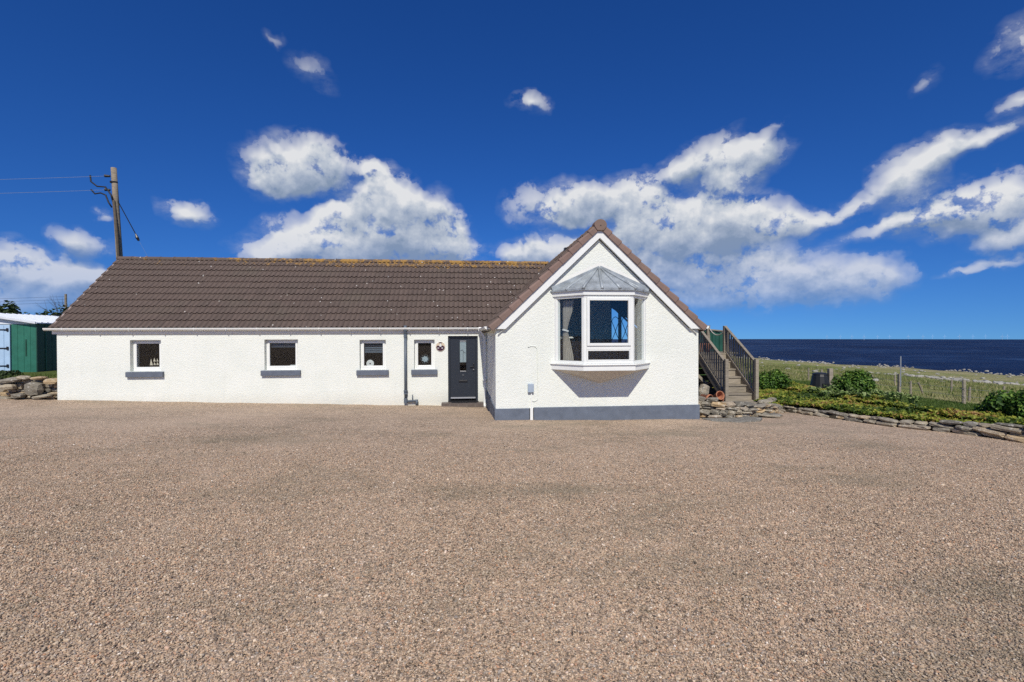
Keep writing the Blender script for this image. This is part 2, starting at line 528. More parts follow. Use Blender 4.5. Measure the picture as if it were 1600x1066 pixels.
def f_pebble(w):
    oi = w.n('ShaderNodeObjectInfo').outputs['Random']
    p = pos(w)
    c = f_gravel_col(w, oi, p)
    k = w.mapr(w.noise(p, 160, 3, .6), .3, .7, .8, 1.15)
    c = w.mix(1.0, c, w.n('ShaderNodeCombineColor', {0: k, 1: k, 2: k}).outputs[0], 'MULTIPLY')
    n = w.noise(w.vmath('ADD', w.vmath('MULTIPLY', p, (.6, 1.3, 1)), (4.3, 1.7, 0)), .62, 6, .70)
    c = w.mix(w.mapr(n, .50, .66, 0, .50), c, (.19, .17, .115))
    n3 = w.noise(w.vmath('ADD', p, (3, 17, 0)), 1.5, 5, .7)
    c = w.mix(w.mapr(n3, .60, .74, 0, .42), c, (.13, .12, .07))
    return bsdf(w, c, .75, spec=.3)

def f_wood(w, base=(.30, .26, .20), rough=.85, axis=(1, 1, 12)):
    p = w.n('ShaderNodeTexCoord').outputs['Object']
    oi = w.n('ShaderNodeObjectInfo').outputs['Random']
    q = w.vmath('ADD', w.vmath('MULTIPLY', p, axis), w.n('ShaderNodeCombineXYZ', {0: w.math('MULTIPLY', oi, 37.0), 1: 0.0, 2: 0.0}).outputs[0])
    g = w.noise(q, 4.0, 6, .7)
    b = Vector(base)
    c = w.ramp(g, [(.25, b * .5), (.5, b), (.75, b * 1.45)])
    c = w.mix(w.mapr(w.noise(p, 2.3, 4, .6), .5, .75, 0, .4), c, (b[0] * .75, b[1] * .85, b[2] * .72))
    k = w.mapr(oi, 0, 1, .82, 1.15)
    c = w.mix(1.0, c, w.n('ShaderNodeCombineColor', {0: k, 1: k, 2: k}).outputs[0], 'MULTIPLY')
    return bsdf(w, c, rough, w.bump(g, .006, .7), spec=.2)

def f_stone(w):
    p = pos(w)
    oi = w.n('ShaderNodeObjectInfo').outputs['Random']
    c = w.ramp(oi, [(0, (.15, .14, .115)), (.25, (.33, .295, .225)), (.5, (.45, .385, .275)), (.68, (.22, .21, .18)), (.85, (.55, .40, .22)), (1, (.40, .355, .285))])
    n = w.noise(p, 9, 6, .68)
    k = w.mapr(n, .25, .75, .6, 1.35)
    c = w.mix(1.0, c, w.n('ShaderNodeCombineColor', {0: k, 1: k, 2: k}).outputs[0], 'MULTIPLY')
    c = w.mix(w.mapr(w.noise(w.vmath('ADD', p, (9, 0, 0)), 7, 5, .75), .56, .66, 0, .8), c, (.68, .65, .56))
    c = w.mix(w.mapr(w.noise(w.vmath('ADD', p, (0, 5, 3)), 5, 5, .7), .6, .7, 0, .6), c, (.075, .075, .06))
    h = w.math('ADD', n, w.math('MULTIPLY', w.noise(w.vmath('MULTIPLY', p, (1, 1, 5)), 14, 5, .7), .8))
    return bsdf(w, c, .92, w.bump(h, .035, .9), spec=.2)

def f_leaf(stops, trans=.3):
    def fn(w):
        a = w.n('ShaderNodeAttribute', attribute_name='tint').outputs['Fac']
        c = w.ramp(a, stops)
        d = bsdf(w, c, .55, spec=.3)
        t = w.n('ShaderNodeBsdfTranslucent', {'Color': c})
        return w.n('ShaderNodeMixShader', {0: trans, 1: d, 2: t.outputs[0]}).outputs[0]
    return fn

def f_field(w):
    p = pos(w)
    n = w.noise(p, .12, 6, .65)
    c = w.ramp(n, [(.3, (.13, .185, .04)), (.45, (.21, .235, .07)), (.58, (.33, .30, .14)), (.72, (.16, .21, .05))])
    n2 = w.noise(p, 1.2, 6, .7)
    k = w.mapr(n2, .3, .7, .6, 1.4)
    c = w.mix(1.0, c, w.n('ShaderNodeCombineColor', {0: k, 1: k, 2: k}).outputs[0], 'MULTIPLY')
    sp = w.n('ShaderNodeSeparateXYZ', {0: p})
    # rough bent grass near the cliff edge is straw-coloured
    far = w.mapr(sp.outputs[0], 45, 75)
    c = w.mix(w.math('MULTIPLY', far, .6), c, (.34, .29, .17))
    sten = w.mapr(w.noise(p, .8, 6, .8), .63, .68, 0, .8)
    c = w.mix(w.math('MULTIPLY', sten, w.mapr(sp.outputs[0], 30, 42)), c, (.48, .46, .41))
    # mown strip of lawn by the beds
    lawn = w.math('MULTIPLY', w.mapr(sp.outputs[0], 21.5, 22.0), w.mapr(sp.outputs[0], 25.4, 24.9))
    c = w.mix(lawn, c, w.ramp(w.noise(p, 6, 4, .6), [(.3, (.045, .085, .016)), (.7, (.085, .14, .03))]))
    soil = w.mapr(sp.outputs[0], 21.9, 21.5)
    c = w.mix(soil, c, (.06, .05, .035))
    return bsdf(w, c, .95, w.bump(w.math('ADD', n2, w.noise(p, 9, 5, .7)), .12, .8), spec=.1)

def f_sea(w):
    p = pos(w)
    q = w.vmath('MULTIPLY', p, (.006, .006, 1))
    n = w.noise(q, 1.0, 8, .68)
    n2 = w.noise(w.vmath('MULTIPLY', p, (.0011, .0011, 1)), 1.0, 5, .6)
    c = w.ramp(w.math('ADD', w.math('MULTIPLY', n, .5), w.math('MULTIPLY', n2, .5)), [(.36, (.0015, .007, .032)), (.5, (.005, .019, .064)), (.62, (.020, .050, .125))])
    wc = w.mapr(w.noise(w.vmath('MULTIPLY', p, (.03, .018, 1)), 1.0, 6, .75), .735, .77, 0, .5)
    c = w.mix(wc, c, (.45, .5, .55))
    return bsdf(w, c, .62, w.bump(w.noise(w.vmath('MULTIPLY', p, (.03, .03, 1)), 1, 6, .7), 8.0, .6), spec=.16)

def f_turf(w):
    p = pos(w)
    n = w.noise(p, 3, 6, .7)
    c = w.ramp(n, [(.3, (.05, .08, .02)), (.55, (.11, .14, .035)), (.8, (.17, .16, .07))])
    return bsdf(w, c, .95, w.bump(w.noise(p, 14, 5, .7), .06, .9), spec=.1)

M = {}
M['harling'] = mat('white_roughcast', f_harling)
M['plinth'] = plain('slate_blue_masonry_paint', (.135, .16, .20), .75, .2, .3, 4, .004)
M['upvc'] = plain('white_upvc', (.82, .835, .79), .32, .03, .5, 3)
M['fascia'] = plain('white_fascia_board', (.83, .825, .755), .45, .05, .4, 3)
M['soffit'] = plain('cream_render_soffit', (.66, .62, .545), .85, .08, .2, 4, .004)
M['glass'] = mat('window_glass', f_glass)
M['frost'] = mat('obscure_glass', f_frost)
M['anthracite'] = plain('anthracite_door_skin', (.024, .030, .040), .42, .15, .4, 40, .0015)
M['blackmetal'] = plain('black_metal', (.015, .015, .017), .4, .1)
M['steel'] = plain('brushed_aluminium', (.42, .43, .45), .5, .05, .5, 10, 0, .6)
M['greypipe'] = plain('blue_grey_pipe_paint', (.10, .125, .155), .45, .12, .4)
M['sill'] = plain('slate_blue_sill_paint', (.125, .145, .18), .6, .16, .3, 6, .003)
M['tile'] = mat('brown_concrete_tile', f_tile)
M['verge'] = mat('pink_brown_verge_unit', lambda w: f_tile(w, (.245, .168, .138), False))
M['mortar'] = plain('verge_mortar', (.36, .29, .25), .9, .2, .2, 10, .006)
M['lead'] = plain('weathered_lead', (.33, .365, .38), .5, .38, .4, 5, .004, .25)
M['gravel'] = mat('pink_gravel', f_gravel)
M['pebble'] = mat('gravel_stone', f_pebble)
M['wood'] = mat('silvered_timber', f_wood)
M['darkwood'] = mat('dark_timber', lambda w: f_wood(w, (.10, .08, .06)))
M['redwood'] = mat('red_brown_timber', lambda w: f_wood(w, (.13, .06, .04)))
M['polewood'] = mat('creosoted_pole', lambda w: f_wood(w, (.24, .20, .15), .9, (1, 1, 3)))
M['stone'] = mat('lichened_flagstone', f_stone)
M['quarry'] = plain('brown_quarry_tile', (.13, .105, .09), .55, .25, .4, 9, .003)
M['grout'] = plain('cement_grout', (.30, .28, .25), .9, .15)
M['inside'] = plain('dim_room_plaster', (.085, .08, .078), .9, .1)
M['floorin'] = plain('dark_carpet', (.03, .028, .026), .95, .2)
M['curtain'] = plain('oatmeal_curtain', (.40, .37, .325), .9, .12, .1, 14)
M['blind'] = plain('slate_roller_blind', (.10, .13, .17), .7, .1)
M['terracotta'] = plain('terracotta', (.42, .18, .10), .85, .25, .2, 8, .004)
M['shedgreen'] = plain('green_steel_sheet', (.03, .155, .105), .5, .2, .4, 5)
M['sheddark'] = plain('shaded_side_and_trim_green', (.02, .075, .05), .5, .2, .4, 5)  # shed green with the side wall's shade painted in; trim shares it
M['shedblue'] = plain('pale_blue_paint', (.42, .58, .76), .55, .08, .3)
M['shedwhite'] = plain('white_steel_roof', (.72, .75, .78), .45, .08, .4)
M['screen'] = plain('dark_green_sheet', (.018, .085, .06), .5, .25, .4, 4)
M['cable'] = plain('black_cable', (.012, .012, .013), .6, .1)
M['wire'] = plain('aluminium_wire', (.30, .32, .34), .5, .1)
M['rope'] = plain('pale_rope', (.45, .42, .36), .9, .2, .1, 60)
M['meter'] = plain('grey_blue_plastic', (.36, .43, .50), .5, .05)
M['bin'] = plain('black_plastic', (.016, .018, .02), .45, .2)
M['turbine'] = plain('hazed_turbine_steel', (.42, .56, .74), .6, .03)  # distance haze is mixed into this pale blue
M['field'] = mat('rough_coastal_grass', f_field)
M['turf'] = mat('short_turf', f_turf)
M['sea'] = mat('sea_water', f_sea)
M['earth'] = plain('bare_earth', (.10, .085, .06), .95, .3, .1, 2)
M['cliff'] = plain('cliff_rock', (.20, .18, .15), .95, .4, .1, .3)
M['ceramic'] = plain('white_glazed_plate', (.74, .75, .72), .3, .05)
M['sail'] = plain('cream_paper_sail', (.66, .58, .45), .8, .06)
M['cream'] = plain('cream_enamel', (.62, .52, .38), .4, .1)
M['plum'] = plain('plum_enamel', (.055, .018, .035), .35, .2)
M['leaf_bed'] = mat('mixed_groundcover_leaf', f_leaf([(0, (.035, .07, .010)), (.3, (.15, .21, .025)), (.58, (.40, .41, .06)), (.78, (.28, .15, .05)), (1, (.48, .32, .13))]))
M['leaf_pale'] = mat('pale_green_leaf', f_leaf([(0, (.05, .10, .02)), (.5, (.20, .29, .08)), (1, (.42, .48, .20))]))
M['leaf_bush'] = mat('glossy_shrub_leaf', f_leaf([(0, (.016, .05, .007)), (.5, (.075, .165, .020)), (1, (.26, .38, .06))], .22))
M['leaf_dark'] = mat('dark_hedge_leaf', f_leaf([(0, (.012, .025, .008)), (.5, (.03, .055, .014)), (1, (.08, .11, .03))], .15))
M['grass'] = mat('grass_blade', f_leaf([(0, (.06, .12, .018)), (.5, (.19, .23, .055)), (1, (.46, .40, .20))]))
M['bark'] = plain('shrub_bark', (.09, .07, .05), .9, .3)

# ------------------------------------------------------------------ terrain
def G(x, y):
    """gravel level"""
    t = max(0.0, -y)
    A = .39 - .0323 * min(max(x, -4), 12.3)
    B = .24 - .016 * (x - 12.3)
    C = .5 - .01 * (x - 11.5)
    if t < 4:
        return A + (B - A) * t / 4
    return B + (C - B) * min((t - 4) / 10, 1)

EDGE = [(17.25, -3.75), (17.9, -4.25), (18.6, -3.9), (19.3, -3.45), (19.9, -2.75), (20.35, -2.55), (20.62, -3.3), (20.75, -4.0), (21.2, -5.3), (21.7, -6.25), (21.95, -7.2), (22.4, -9.0), (23.2, -12.0), (25.0, -17.0), (28.0, -30.0), (30.0, -60.0)]

def inside_garden(x, y):
    """true on the garden side of the stone edging"""
    poly = EDGE + [(400, -60), (400, 400), (17.25, 400)]
    c = False
    j = len(poly) - 1
    for i in range(len(poly)):
        xi, yi = poly[i]
        xj, yj = poly[j]
        if (yi > y) != (yj > y) and x < (xj - xi) * (y - yi) / (yj - yi) + xi:
            c = not c
        j = i
    return c

def coast_x(y):
    return 84 - .18 * y + 5 * math.sin(y * .07) if y < 60 else 73.2 + 5 * math.sin(y * .07) - .25 * (y - 60)

def H(x, y):
    """garden and field level"""
    base = .33 if x > 22.2 else .25
    if x > 25.5:
        base -= .061 * (x - 25.5)
    base += .10 * mnoise.noise((x * .25, y * .25, 0)) * min(1, max(0, (x - 22) / 6)) + .25 * mnoise.noise((x * .07, y * .07, 3)) * min(1, max(0, (x - 28) / 12))
    cx = coast_x(y)
    if x > cx:
        base -= min(95, (x - cx) * 4.5)
    if x < 20.35 and y < -2.3:
        base = .10 + .12 * max(0, (y + 3.3))
    if not inside_garden(x, y):
        base = G(x, y) - .16
    return base

def grid(name, xs, ys, fz, material):
    vs = [(x, y, fz(x, y)) for y in ys for x in xs]
    n = len(xs)
    fs = [(j * n + i, j * n + i + 1, (j + 1) * n + i + 1, (j + 1) * n + i) for j in range(len(ys) - 1) for i in range(n - 1)]
    me = bpy.data.meshes.new(name)
    me.from_pydata(vs, [], fs)
    me.materials.append(material)
    me.polygons.foreach_set('use_smooth', [True] * len(me.polygons))
    o = bpy.data.objects.new(name, me)
    col.objects.link(o)
    return struct(o)

def steps(a, b, s):
    n = max(1, int(round((b - a) / s)))
    return [a + (b - a) * i / n for i in range(n)]

gx = steps(-60, -10, 2.5) + steps(-10, 26, .5) + steps(26, 60, 4) + [60]
gy = steps(-70, -20, 2.5) + steps(-20, 0, .25) + [0.0, .12]
def gz(x, y):
    return G(x, y) + .018 * mnoise.noise((x * .8, y * .8, 1)) * min(1, -min(y, 0) / 1.5) + (.022 * mnoise.noise((x * 1.3, y * 1.3, 5)) + .016 * mnoise.noise((x * 4.3, y * 4.3, 6))) * min(1, max(0, (y + 4.6) / 1.5)) - (0.6 if x > 17.3 and y > -3.3 and x < 19 else 0)
grid('gravel_yard', gx, gy, gz, M['gravel'])
fx = steps(17.25, 26.5, .25) + steps(26.5, 60, 1.2) + steps(60, 95, .7) + steps(95, 125, 5) + [125]
fy = steps(-60, -10, 3) + steps(-10, 3, .25) + steps(3, 120, 1.6) + steps(120, 300, 12) + [300]
grid('field', fx, fy, H, M['field'])
struct(obj('terrace_ground', MB().box(-260, -.02, .45, 260, -.5, 1.0).box(-.02, 17.24, 5.72, 260, -.5, .98), M['turf']))
struct(obj('ground', MB().box(-3000, 17.2, -3000, 3000, -1.6, -.7), M['earth']))

def sea():
    n = 160
    rad = [60, 150, 400, 1000, 2500, 5000, 12500]
    vs, fs = [], []
    for r0 in rad:
        for k in range(n):
            a = 2 * math.pi * k / n
            vs.append((11 + r0 * math.cos(a), -15 + r0 * math.sin(a), -90))
    for i in range(len(rad) - 1):
        for k in range(n):
            fs.append((i * n + k, i * n + (k + 1) % n, (i + 1) * n + (k + 1) % n, (i + 1) * n + k))
    me = bpy.data.meshes.new('sea')
    me.from_pydata(vs, [], fs)
    me.materials.append(M['sea'])
    o = bpy.data.objects.new('sea', me)
    col.objects.link(o)
    struct(o)
sea()

# ------------------------------------------------------------------ the cottage
house = thing('cottage', 'long white harled cottage with brown tiled roof and a gabled wing with bay window', 'house', (0, 0, 0))
GF = -3.98            # y of the gable front
GX0, GX1, GXM = 12.30, 17.20, 14.75
GB = -0.5             # back of the gabled wing, right of the long range
GS = .945             # gable roof slope
GT = 4.85             # level of the verge tops at the apex
def gtop(x):
    return GT - GS * abs(x - GXM)
WS = (4.87 - 2.46) / 2.90
WTH = math.atan(WS)
def wtop(y):
    return 2.46 + WS * (y + .10)

def wall_panel(mb, x0, x1, z0, z1, holes, y0, y1):
    """wall slab parallel to x with rectangular holes, faces at y0 (outer) and y1 (inner), reveals lined"""
    xs = sorted({x0, x1, *[h[0] for h in holes], *[h[1] for h in holes]})
    zs = sorted({z0, z1, *[h[2] for h in holes], *[h[3] for h in holes]})
    for i in range(len(xs) - 1):
        for j in range(len(zs) - 1):
            cx, cz = (xs[i] + xs[i + 1]) / 2, (zs[j] + zs[j + 1]) / 2
            if any(h[0] < cx < h[1] and h[2] < cz < h[3] for h in holes):
                continue
            for y in (y0, y1):
                mb.add([(xs[i], y, zs[j]), (xs[i + 1], y, zs[j]), (xs[i + 1], y, zs[j + 1]), (xs[i], y, zs[j + 1])], [(0, 1, 2, 3)])
    for a, b, c, d in holes:
        mb.add([(a, y0, c), (a, y1, c), (a, y1, d), (a, y0, d)], [(0, 1, 2, 3)])
        mb.add([(b, y0, c), (b, y1, c), (b, y1, d), (b, y0, d)], [(0, 1, 2, 3)])
        mb.add([(a, y0, c), (b, y0, c), (b, y1, c), (a, y1, c)], [(0, 1, 2, 3)])
        mb.add([(a, y0, d), (b, y0, d), (b, y1, d), (a, y1, d)], [(0, 1, 2, 3)])

def rawobj(name, mb, material, parent):
    me = bpy.data.meshes.new(name)
    me.from_pydata(mb.v, [], mb.f)
    me.materials.append(material)
    o = bpy.data.objects.new(name, me)
    place(o, parent)
    return o

WIN = [(1.95, 2.79, 1.19, 2.10), (5.68, 6.64, 1.19, 2.10), (8.44, 9.22, 1.17, 2.08), (10.07, 10.69, 1.17, 2.08)]
DOOR = (11.10, 12.02, .15, 2.19)
mb = MB()
wall_panel(mb, 0, GX0 - .002, -.4, 2.40, WIN + [DOOR], 0, .42)
# left gable end of the long range and its back wall
mb.add([(0, 0, -.4), (0, 5.6, -.4), (0, 5.6, 2.40), (0, 2.8, 2.40 + 2.8 * WS), (0, 0, 2.40)], [(0, 1, 2, 3, 4)])
mb.add([(0, 5.6, -.4), (15, 5.6, -.4), (15, 5.6, 2.5), (0, 5.6, 2.5)], [(0, 1, 2, 3)])
mb.add([(15, GB, -.4), (15, 5.6, -.4), (15, 5.6, 2.5), (15, 2.8, 4.6), (15, GB, 2.5)], [(0, 1, 2, 3, 4)])
rawobj('wall', mb, M['harling'], house)

# gabled wing
def gable_face(mb, y, hole, drop=.40, zb=.50):
    a, b, c, d = hole
    t = lambda x: gtop(x) - drop
    L, Rr, m_ = GX0, GX1, GXM
    q = lambda *p: mb.add([(x, y, z) for x, z in p], [tuple(range(len(p)))])
    xk = (gtop(m_) - drop - 2.36) / GS
    q((L, zb), (a, zb), (a, t(a)), (m_ - xk, 2.36), (L, 2.36))
    q((b, zb), (Rr, zb), (Rr, 2.36), (m_ + xk, 2.36), (b, t(b)))
    q((a, zb), (b, zb), (b, c), (a, c))
    q((a, d), (m_, d), (m_, t(m_)), (a, t(a)))
    q((m_, d), (b, d), (b, t(b)), (m_, t(m_)))
BAYH = (13.80, 15.78, 1.52, 3.10)
mb = MB()
gable_face(mb, GF, BAYH)
gable_face(mb, GF + .28, BAYH)
for (x0, z0), (x1, z1) in (((BAYH[0], BAYH[2]), (BAYH[1], BAYH[2])), ((BAYH[1], BAYH[2]), (BAYH[1], BAYH[3])), ((BAYH[1], BAYH[3]), (BAYH[0], BAYH[3])), ((BAYH[0], BAYH[3]), (BAYH[0], BAYH[2]))):
    mb.add([(x0, GF, z0), (x1, GF, z1), (x1, GF + .28, z1), (x0, GF + .28, z0)], [(0, 1, 2, 3)])
mb.add([(GX0, GF, .5), (GX0, 0, .5), (GX0, 0, 2.35), (GX0, GF, 2.35)], [(0, 1, 2, 3)])
mb.add([(GX1, GF, .5), (GX1, GB, .5), (GX1, GB, 2.45), (GX1, GF, 2.45)], [(0, 1, 2, 3)])
# rear wall of the wing with a two-light window under the slope
RW0, RW1, RZ = 16.02, 16.66, 1.72
rt = lambda x: gtop(x) - .46
for y in (GB, GB - .25):
    q = lambda *p: mb.add([(x, y, z) for x, z in p], [tuple(range(len(p)))])
    q((12.55, -.3), (RW0, -.3), (RW0, rt(RW0)), (GXM, rt(GXM)), (12.55, rt(12.55)))
    q((RW1, -.3), (GX1, -.3), (GX1, rt(GX1)), (RW1, rt(RW1)))
    q((RW0, -.3), (RW1, -.3), (RW1, RZ), (RW0, RZ))
rawobj('gable_wall', mb, M['harling'], house)

mb = MB()
mb.box(GX0 - .025, 13.085, GF - .025, GF + .1, -.3, .50)
mb.box(13.185, GX1 + .025, GF - .025, GF + .1, -.3, .515)
obj('plinth', mb, M['plinth'], house, bevel=.006)
mb = MB()
mb.box(GX0 - .025, GX0 + .1, GF + .101, -.02, -.4, .50)
obj('plinth', MB().box(GX1 - .1, GX1 + .025, GF + .101, GB, -.3, .515), M['plinth'], house, bevel=.006)
obj('plinth', mb, M['plinth'], house, bevel=.006)

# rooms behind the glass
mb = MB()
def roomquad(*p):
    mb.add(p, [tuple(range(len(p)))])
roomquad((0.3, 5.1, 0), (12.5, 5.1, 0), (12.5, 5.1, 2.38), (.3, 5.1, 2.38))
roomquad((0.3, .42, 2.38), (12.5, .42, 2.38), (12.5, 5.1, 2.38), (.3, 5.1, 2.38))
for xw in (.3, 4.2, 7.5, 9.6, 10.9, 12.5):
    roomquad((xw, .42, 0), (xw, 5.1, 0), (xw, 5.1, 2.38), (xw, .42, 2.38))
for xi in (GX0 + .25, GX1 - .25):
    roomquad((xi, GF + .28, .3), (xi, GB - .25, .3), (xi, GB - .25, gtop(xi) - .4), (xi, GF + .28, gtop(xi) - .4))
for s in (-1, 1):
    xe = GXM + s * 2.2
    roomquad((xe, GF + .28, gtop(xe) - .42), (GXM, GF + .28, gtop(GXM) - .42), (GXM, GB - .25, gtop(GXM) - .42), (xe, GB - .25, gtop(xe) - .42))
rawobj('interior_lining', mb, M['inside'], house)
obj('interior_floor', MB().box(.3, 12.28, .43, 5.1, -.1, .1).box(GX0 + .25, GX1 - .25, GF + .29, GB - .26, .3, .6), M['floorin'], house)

# ---- roofs
def tile_mesh():
    """double-roll interlocking tile, 0.30 cover, origin at its lower left corner, y up the slope"""
    prof = []
    for k in range(2):
        u0 = k * .15
        prof += [(u0, .014), (u0 + .03, .002), (u0 + .07, .003), (u0 + .092, .026), (u0 + .118, .042), (u0 + .14, .028)]
    prof.append((.302, .010))
    n = len(prof)
    vs = [(u, 0, h + .040) for u, h in prof] + [(u, .395, h + .002) for u, h in prof] + [(u, .004, h + .008) for u, h in prof]
    fs = [(i, i + 1, n + i + 1, n + i) for i in range(n - 1)] + [(2 * n + i, 2 * n + i + 1, i + 1, i) for i in range(n - 1)]
    fs += [(2 * n, 0, n), (n - 1, 3 * n - 1, 2 * n - 1)]
    me = bpy.data.meshes.new('tile')
    me.from_pydata(vs, [], fs)
    me.materials.append(M['tile'])
    me.polygons.foreach_set('use_smooth', [i < n - 1 for i in range(len(me.polygons))])
    return me
TILE = tile_mesh()
try:
    TILE.set_sharp_from_angle(angle=R(50))
except Exception:
    pass

def tile_matrix(X, Y, Z, o, jit=1.0):
    Mx = Matrix((X, Y, Z)).transposed().to_4x4()
    Mx.translation = o
    return Mx @ Matrix.Translation((random.uniform(-.002, .002) * jit, (random.gauss(0, .004) - (.022 if random.random() < .02 else 0)) * jit, random.uniform(0, .006) * jit)) @ Matrix.Rotation(R(random.gauss(0, .55)) * jit, 4, 'Z') @ Matrix.Rotation(R(random.uniform(-.5, .5)) * jit, 4, 'X')

def joined_tiles(name, mats, parent):
    bv = np.array([v.co for v in TILE.vertices])
    fl = [tuple(p.vertices) for p in TILE.polygons]
    vs, fs = [], []
    for k, Mx in enumerate(mats):
        a = np.array(Mx)
        vs.append(bv @ a[:3, :3].T + a[:3, 3])
        fs += [tuple(i + k * len(bv) for i in f) for f in fl]
    me = bpy.data.meshes.new(name)
    me.from_pydata(np.concatenate(vs).tolist(), [], fs)
    me.materials.append(M['tile'])
    o = bpy.data.objects.new(name, me)
    place(o, parent)
    o['kind'] = 'stuff'
    return o

cw, sw = math.cos(WTH), math.sin(WTH)
ridge_y, ridge_z = 2.80, wtop(2.80)
mb = MB()
dz = .045
mb.add([(-.06, -.08, wtop(-.08) - dz), (14.75, -.08, wtop(-.08) - dz), (14.75, ridge_y, ridge_z - dz), (-.06, ridge_y, ridge_z - dz),
        (-.06, 5.68, wtop(-.08) - dz), (15.1, 5.68, wtop(-.08) - dz), (15.1, ridge_y, ridge_z - dz)], [(0, 1, 2, 3), (3, 6, 5, 4)])
mb.add([(-.06, -.08, wtop(-.08) - .10), (14.75, -.08, wtop(-.08) - .10), (14.75, ridge_y, ridge_z - .10), (-.06, ridge_y, ridge_z - .10)], [(0, 1, 2, 3)])
mb.add([(-.06, -.08, wtop(-.08) - .1), (-.06, -.08, wtop(-.08) - dz), (-.06, ridge_y, ridge_z - dz), (-.06, ridge_y, ridge_z - .1)], [(0, 1, 2, 3)])
wing_roof = rawobj('roof', mb, M['tile'], house)
wing_roof['label'] = 'brown double-roll tiled roof with orange lichen along the ridge'
allt = []
GA = .342
for j in range(11):
    for i in range(-0, 50):
        x = -.11 + .30 * i
        s = j * GA
        y = -.125 + s * cw
        z = wtop(-.125) + s * sw
        # tiles wholly under the gabled wing's roof are not there
        if x > 12.0 and gtop(x) - .02 > z + .32 and x < GXM:
            continue
        if x > 14.45:
            continue
        allt.append(((Vector((x + .15, y, z)) - CAM).length, tile_matrix(Vector((1, 0, 0)), Vector((0, cw, sw)), Vector((0, -sw, cw)), Vector((x, y, z - .012)))))
allt.sort(key=lambda t: t[0])
for dist, Mx in allt[:300]:
    inst('tile', TILE, Mx, wing_roof)
joined_tiles('tiling', [t[1] for t in allt[300:]], wing_roof)

# ridge tiles: half-round with a butt lip, one mesh shared
def ridge_mesh():
    n = 9
    vs, fs = [], []
    for (yy, rad) in ((0, .128), (.03, .128), (.035, .118), (.455, .116)):
        for k in range(n):
            a = math.pi * (-.08 + 1.16 * k / (n - 1))
            vs.append((yy, rad * math.cos(a), rad * .80 * math.sin(a)))
    for i in range(3):
        for k in range(n - 1):
            fs.append((i * n + k, i * n + k + 1, (i + 1) * n + k + 1, (i + 1) * n + k))
    fs.append(tuple(range(n)))
    me = bpy.data.meshes.new('ridge_tile')
    me.from_pydata(vs, [], fs)
    me.materials.append(M['tile'])
    return me
RIDGE = ridge_mesh()
x = -.12
while x < 14.5:
    inst('ridge_tile', RIDGE, Matrix.Translation((x, ridge_y, ridge_z - .02 + random.uniform(-.006, .006))) @ Matrix.Rotation(R(random.uniform(-.8, .8)), 4, 'Y'), wing_roof)
    x += .45
mb = MB()
mb.bar((-.085, -.11, wtop(-.11) - .012), (-.085, ridge_y, ridge_z - .012), .05, .05)
obj('verge_strip', mb, M['mortar'], wing_roof)

# gable roof
GTH = math.atan(GS)
cg, sg = math.cos(GTH), math.sin(GTH)
mb = MB()
yb = 2.75
for s in (-1, 1):
    xe = GXM + s * 2.60
    ye = yb if s < 0 else GB + .15
    for dd in (.05, .11):
        mb.add([(xe, GF - .06, gtop(xe) - dd), (GXM, GF - .06, GT - dd), (GXM, yb, GT - dd), (xe, ye, gtop(xe) - dd)], [(0, 1, 2, 3)])
gable_roof = rawobj('gable_roof', mb, M['tile'], house)
for j in range(10):
    for i in range(23):
        y = GF - .05 + .30 * i
        s = j * GA
        x = GXM - 2.60 + s * cg
        z = gtop(GXM - 2.60) + s * sg
        if y > -.4 and wtop(y) > z + .30:
            continue
        # X runs towards the viewer so that Z points up and out
        inst('tile', TILE, tile_matrix(Vector((0, -1, 0)), Vector((cg, 0, sg)), Vector((-sg, 0, cg)), Vector((x, y + .30, z - .03))), gable_roof)
rt_m = []
for j in range(10):
    for i in range(13):
        y = GF - .05 + .30 * i
        s = j * GA
        x = GXM + 2.60 - s * cg
        z = gtop(GXM + 2.60) + s * sg
        rt_m.append(tile_matrix(Vector((0, 1, 0)), Vector((-cg, 0, sg)), Vector((sg, 0, cg)), Vector((x, y, z - .03))))
joined_tiles('tiling', rt_m, gable_roof)
y = GF - .02
while y < 2.5:
    inst('ridge_tile', RIDGE, Matrix.Translation((GXM, y, GT - .09)) @ Matrix.Rotation(R(90), 4, 'Z'), gable_roof)
    y += .45

# verge units climbing both slopes of the gable, each lapping the one below
def verge_mesh():
    n = 6
    prof = [(.10, .004), (.0, .012), (-.055, .004), (-.072, -.03), (-.070, -.130)]        # (y, w)
    prof += [(-.055, -.135), (-.02, -.135), (-.02, -.02), (.10, -.012)]
    ss = ((0.0, 1.0), (.015, 1.10), (.10, 1.06), (.335, .90))
    vs, fs = [], []
    m_ = len(prof)
    for s, k in ss:
        for (yy, ww) in prof:
            vs.append((s, yy * (k if yy < 0 else 1), ww * k + (k - .90) * .16))
    for i in range(len(ss) - 1):
        for q in range(m_):
            fs.append((i * m_ + q, i * m_ + (q + 1) % m_, (i + 1) * m_ + (q + 1) % m_, (i + 1) * m_ + q))
    fs += [tuple(range(m_ - 1, -1, -1)), tuple((len(ss) - 1) * m_ + q for q in range(m_))]
    mbb = MB()
    mbb.add(vs, fs)
    me = mbb.mesh('verge_tile')
    me.materials.append(M['verge'])
    return me
VERGE = verge_mesh()
nv = 11
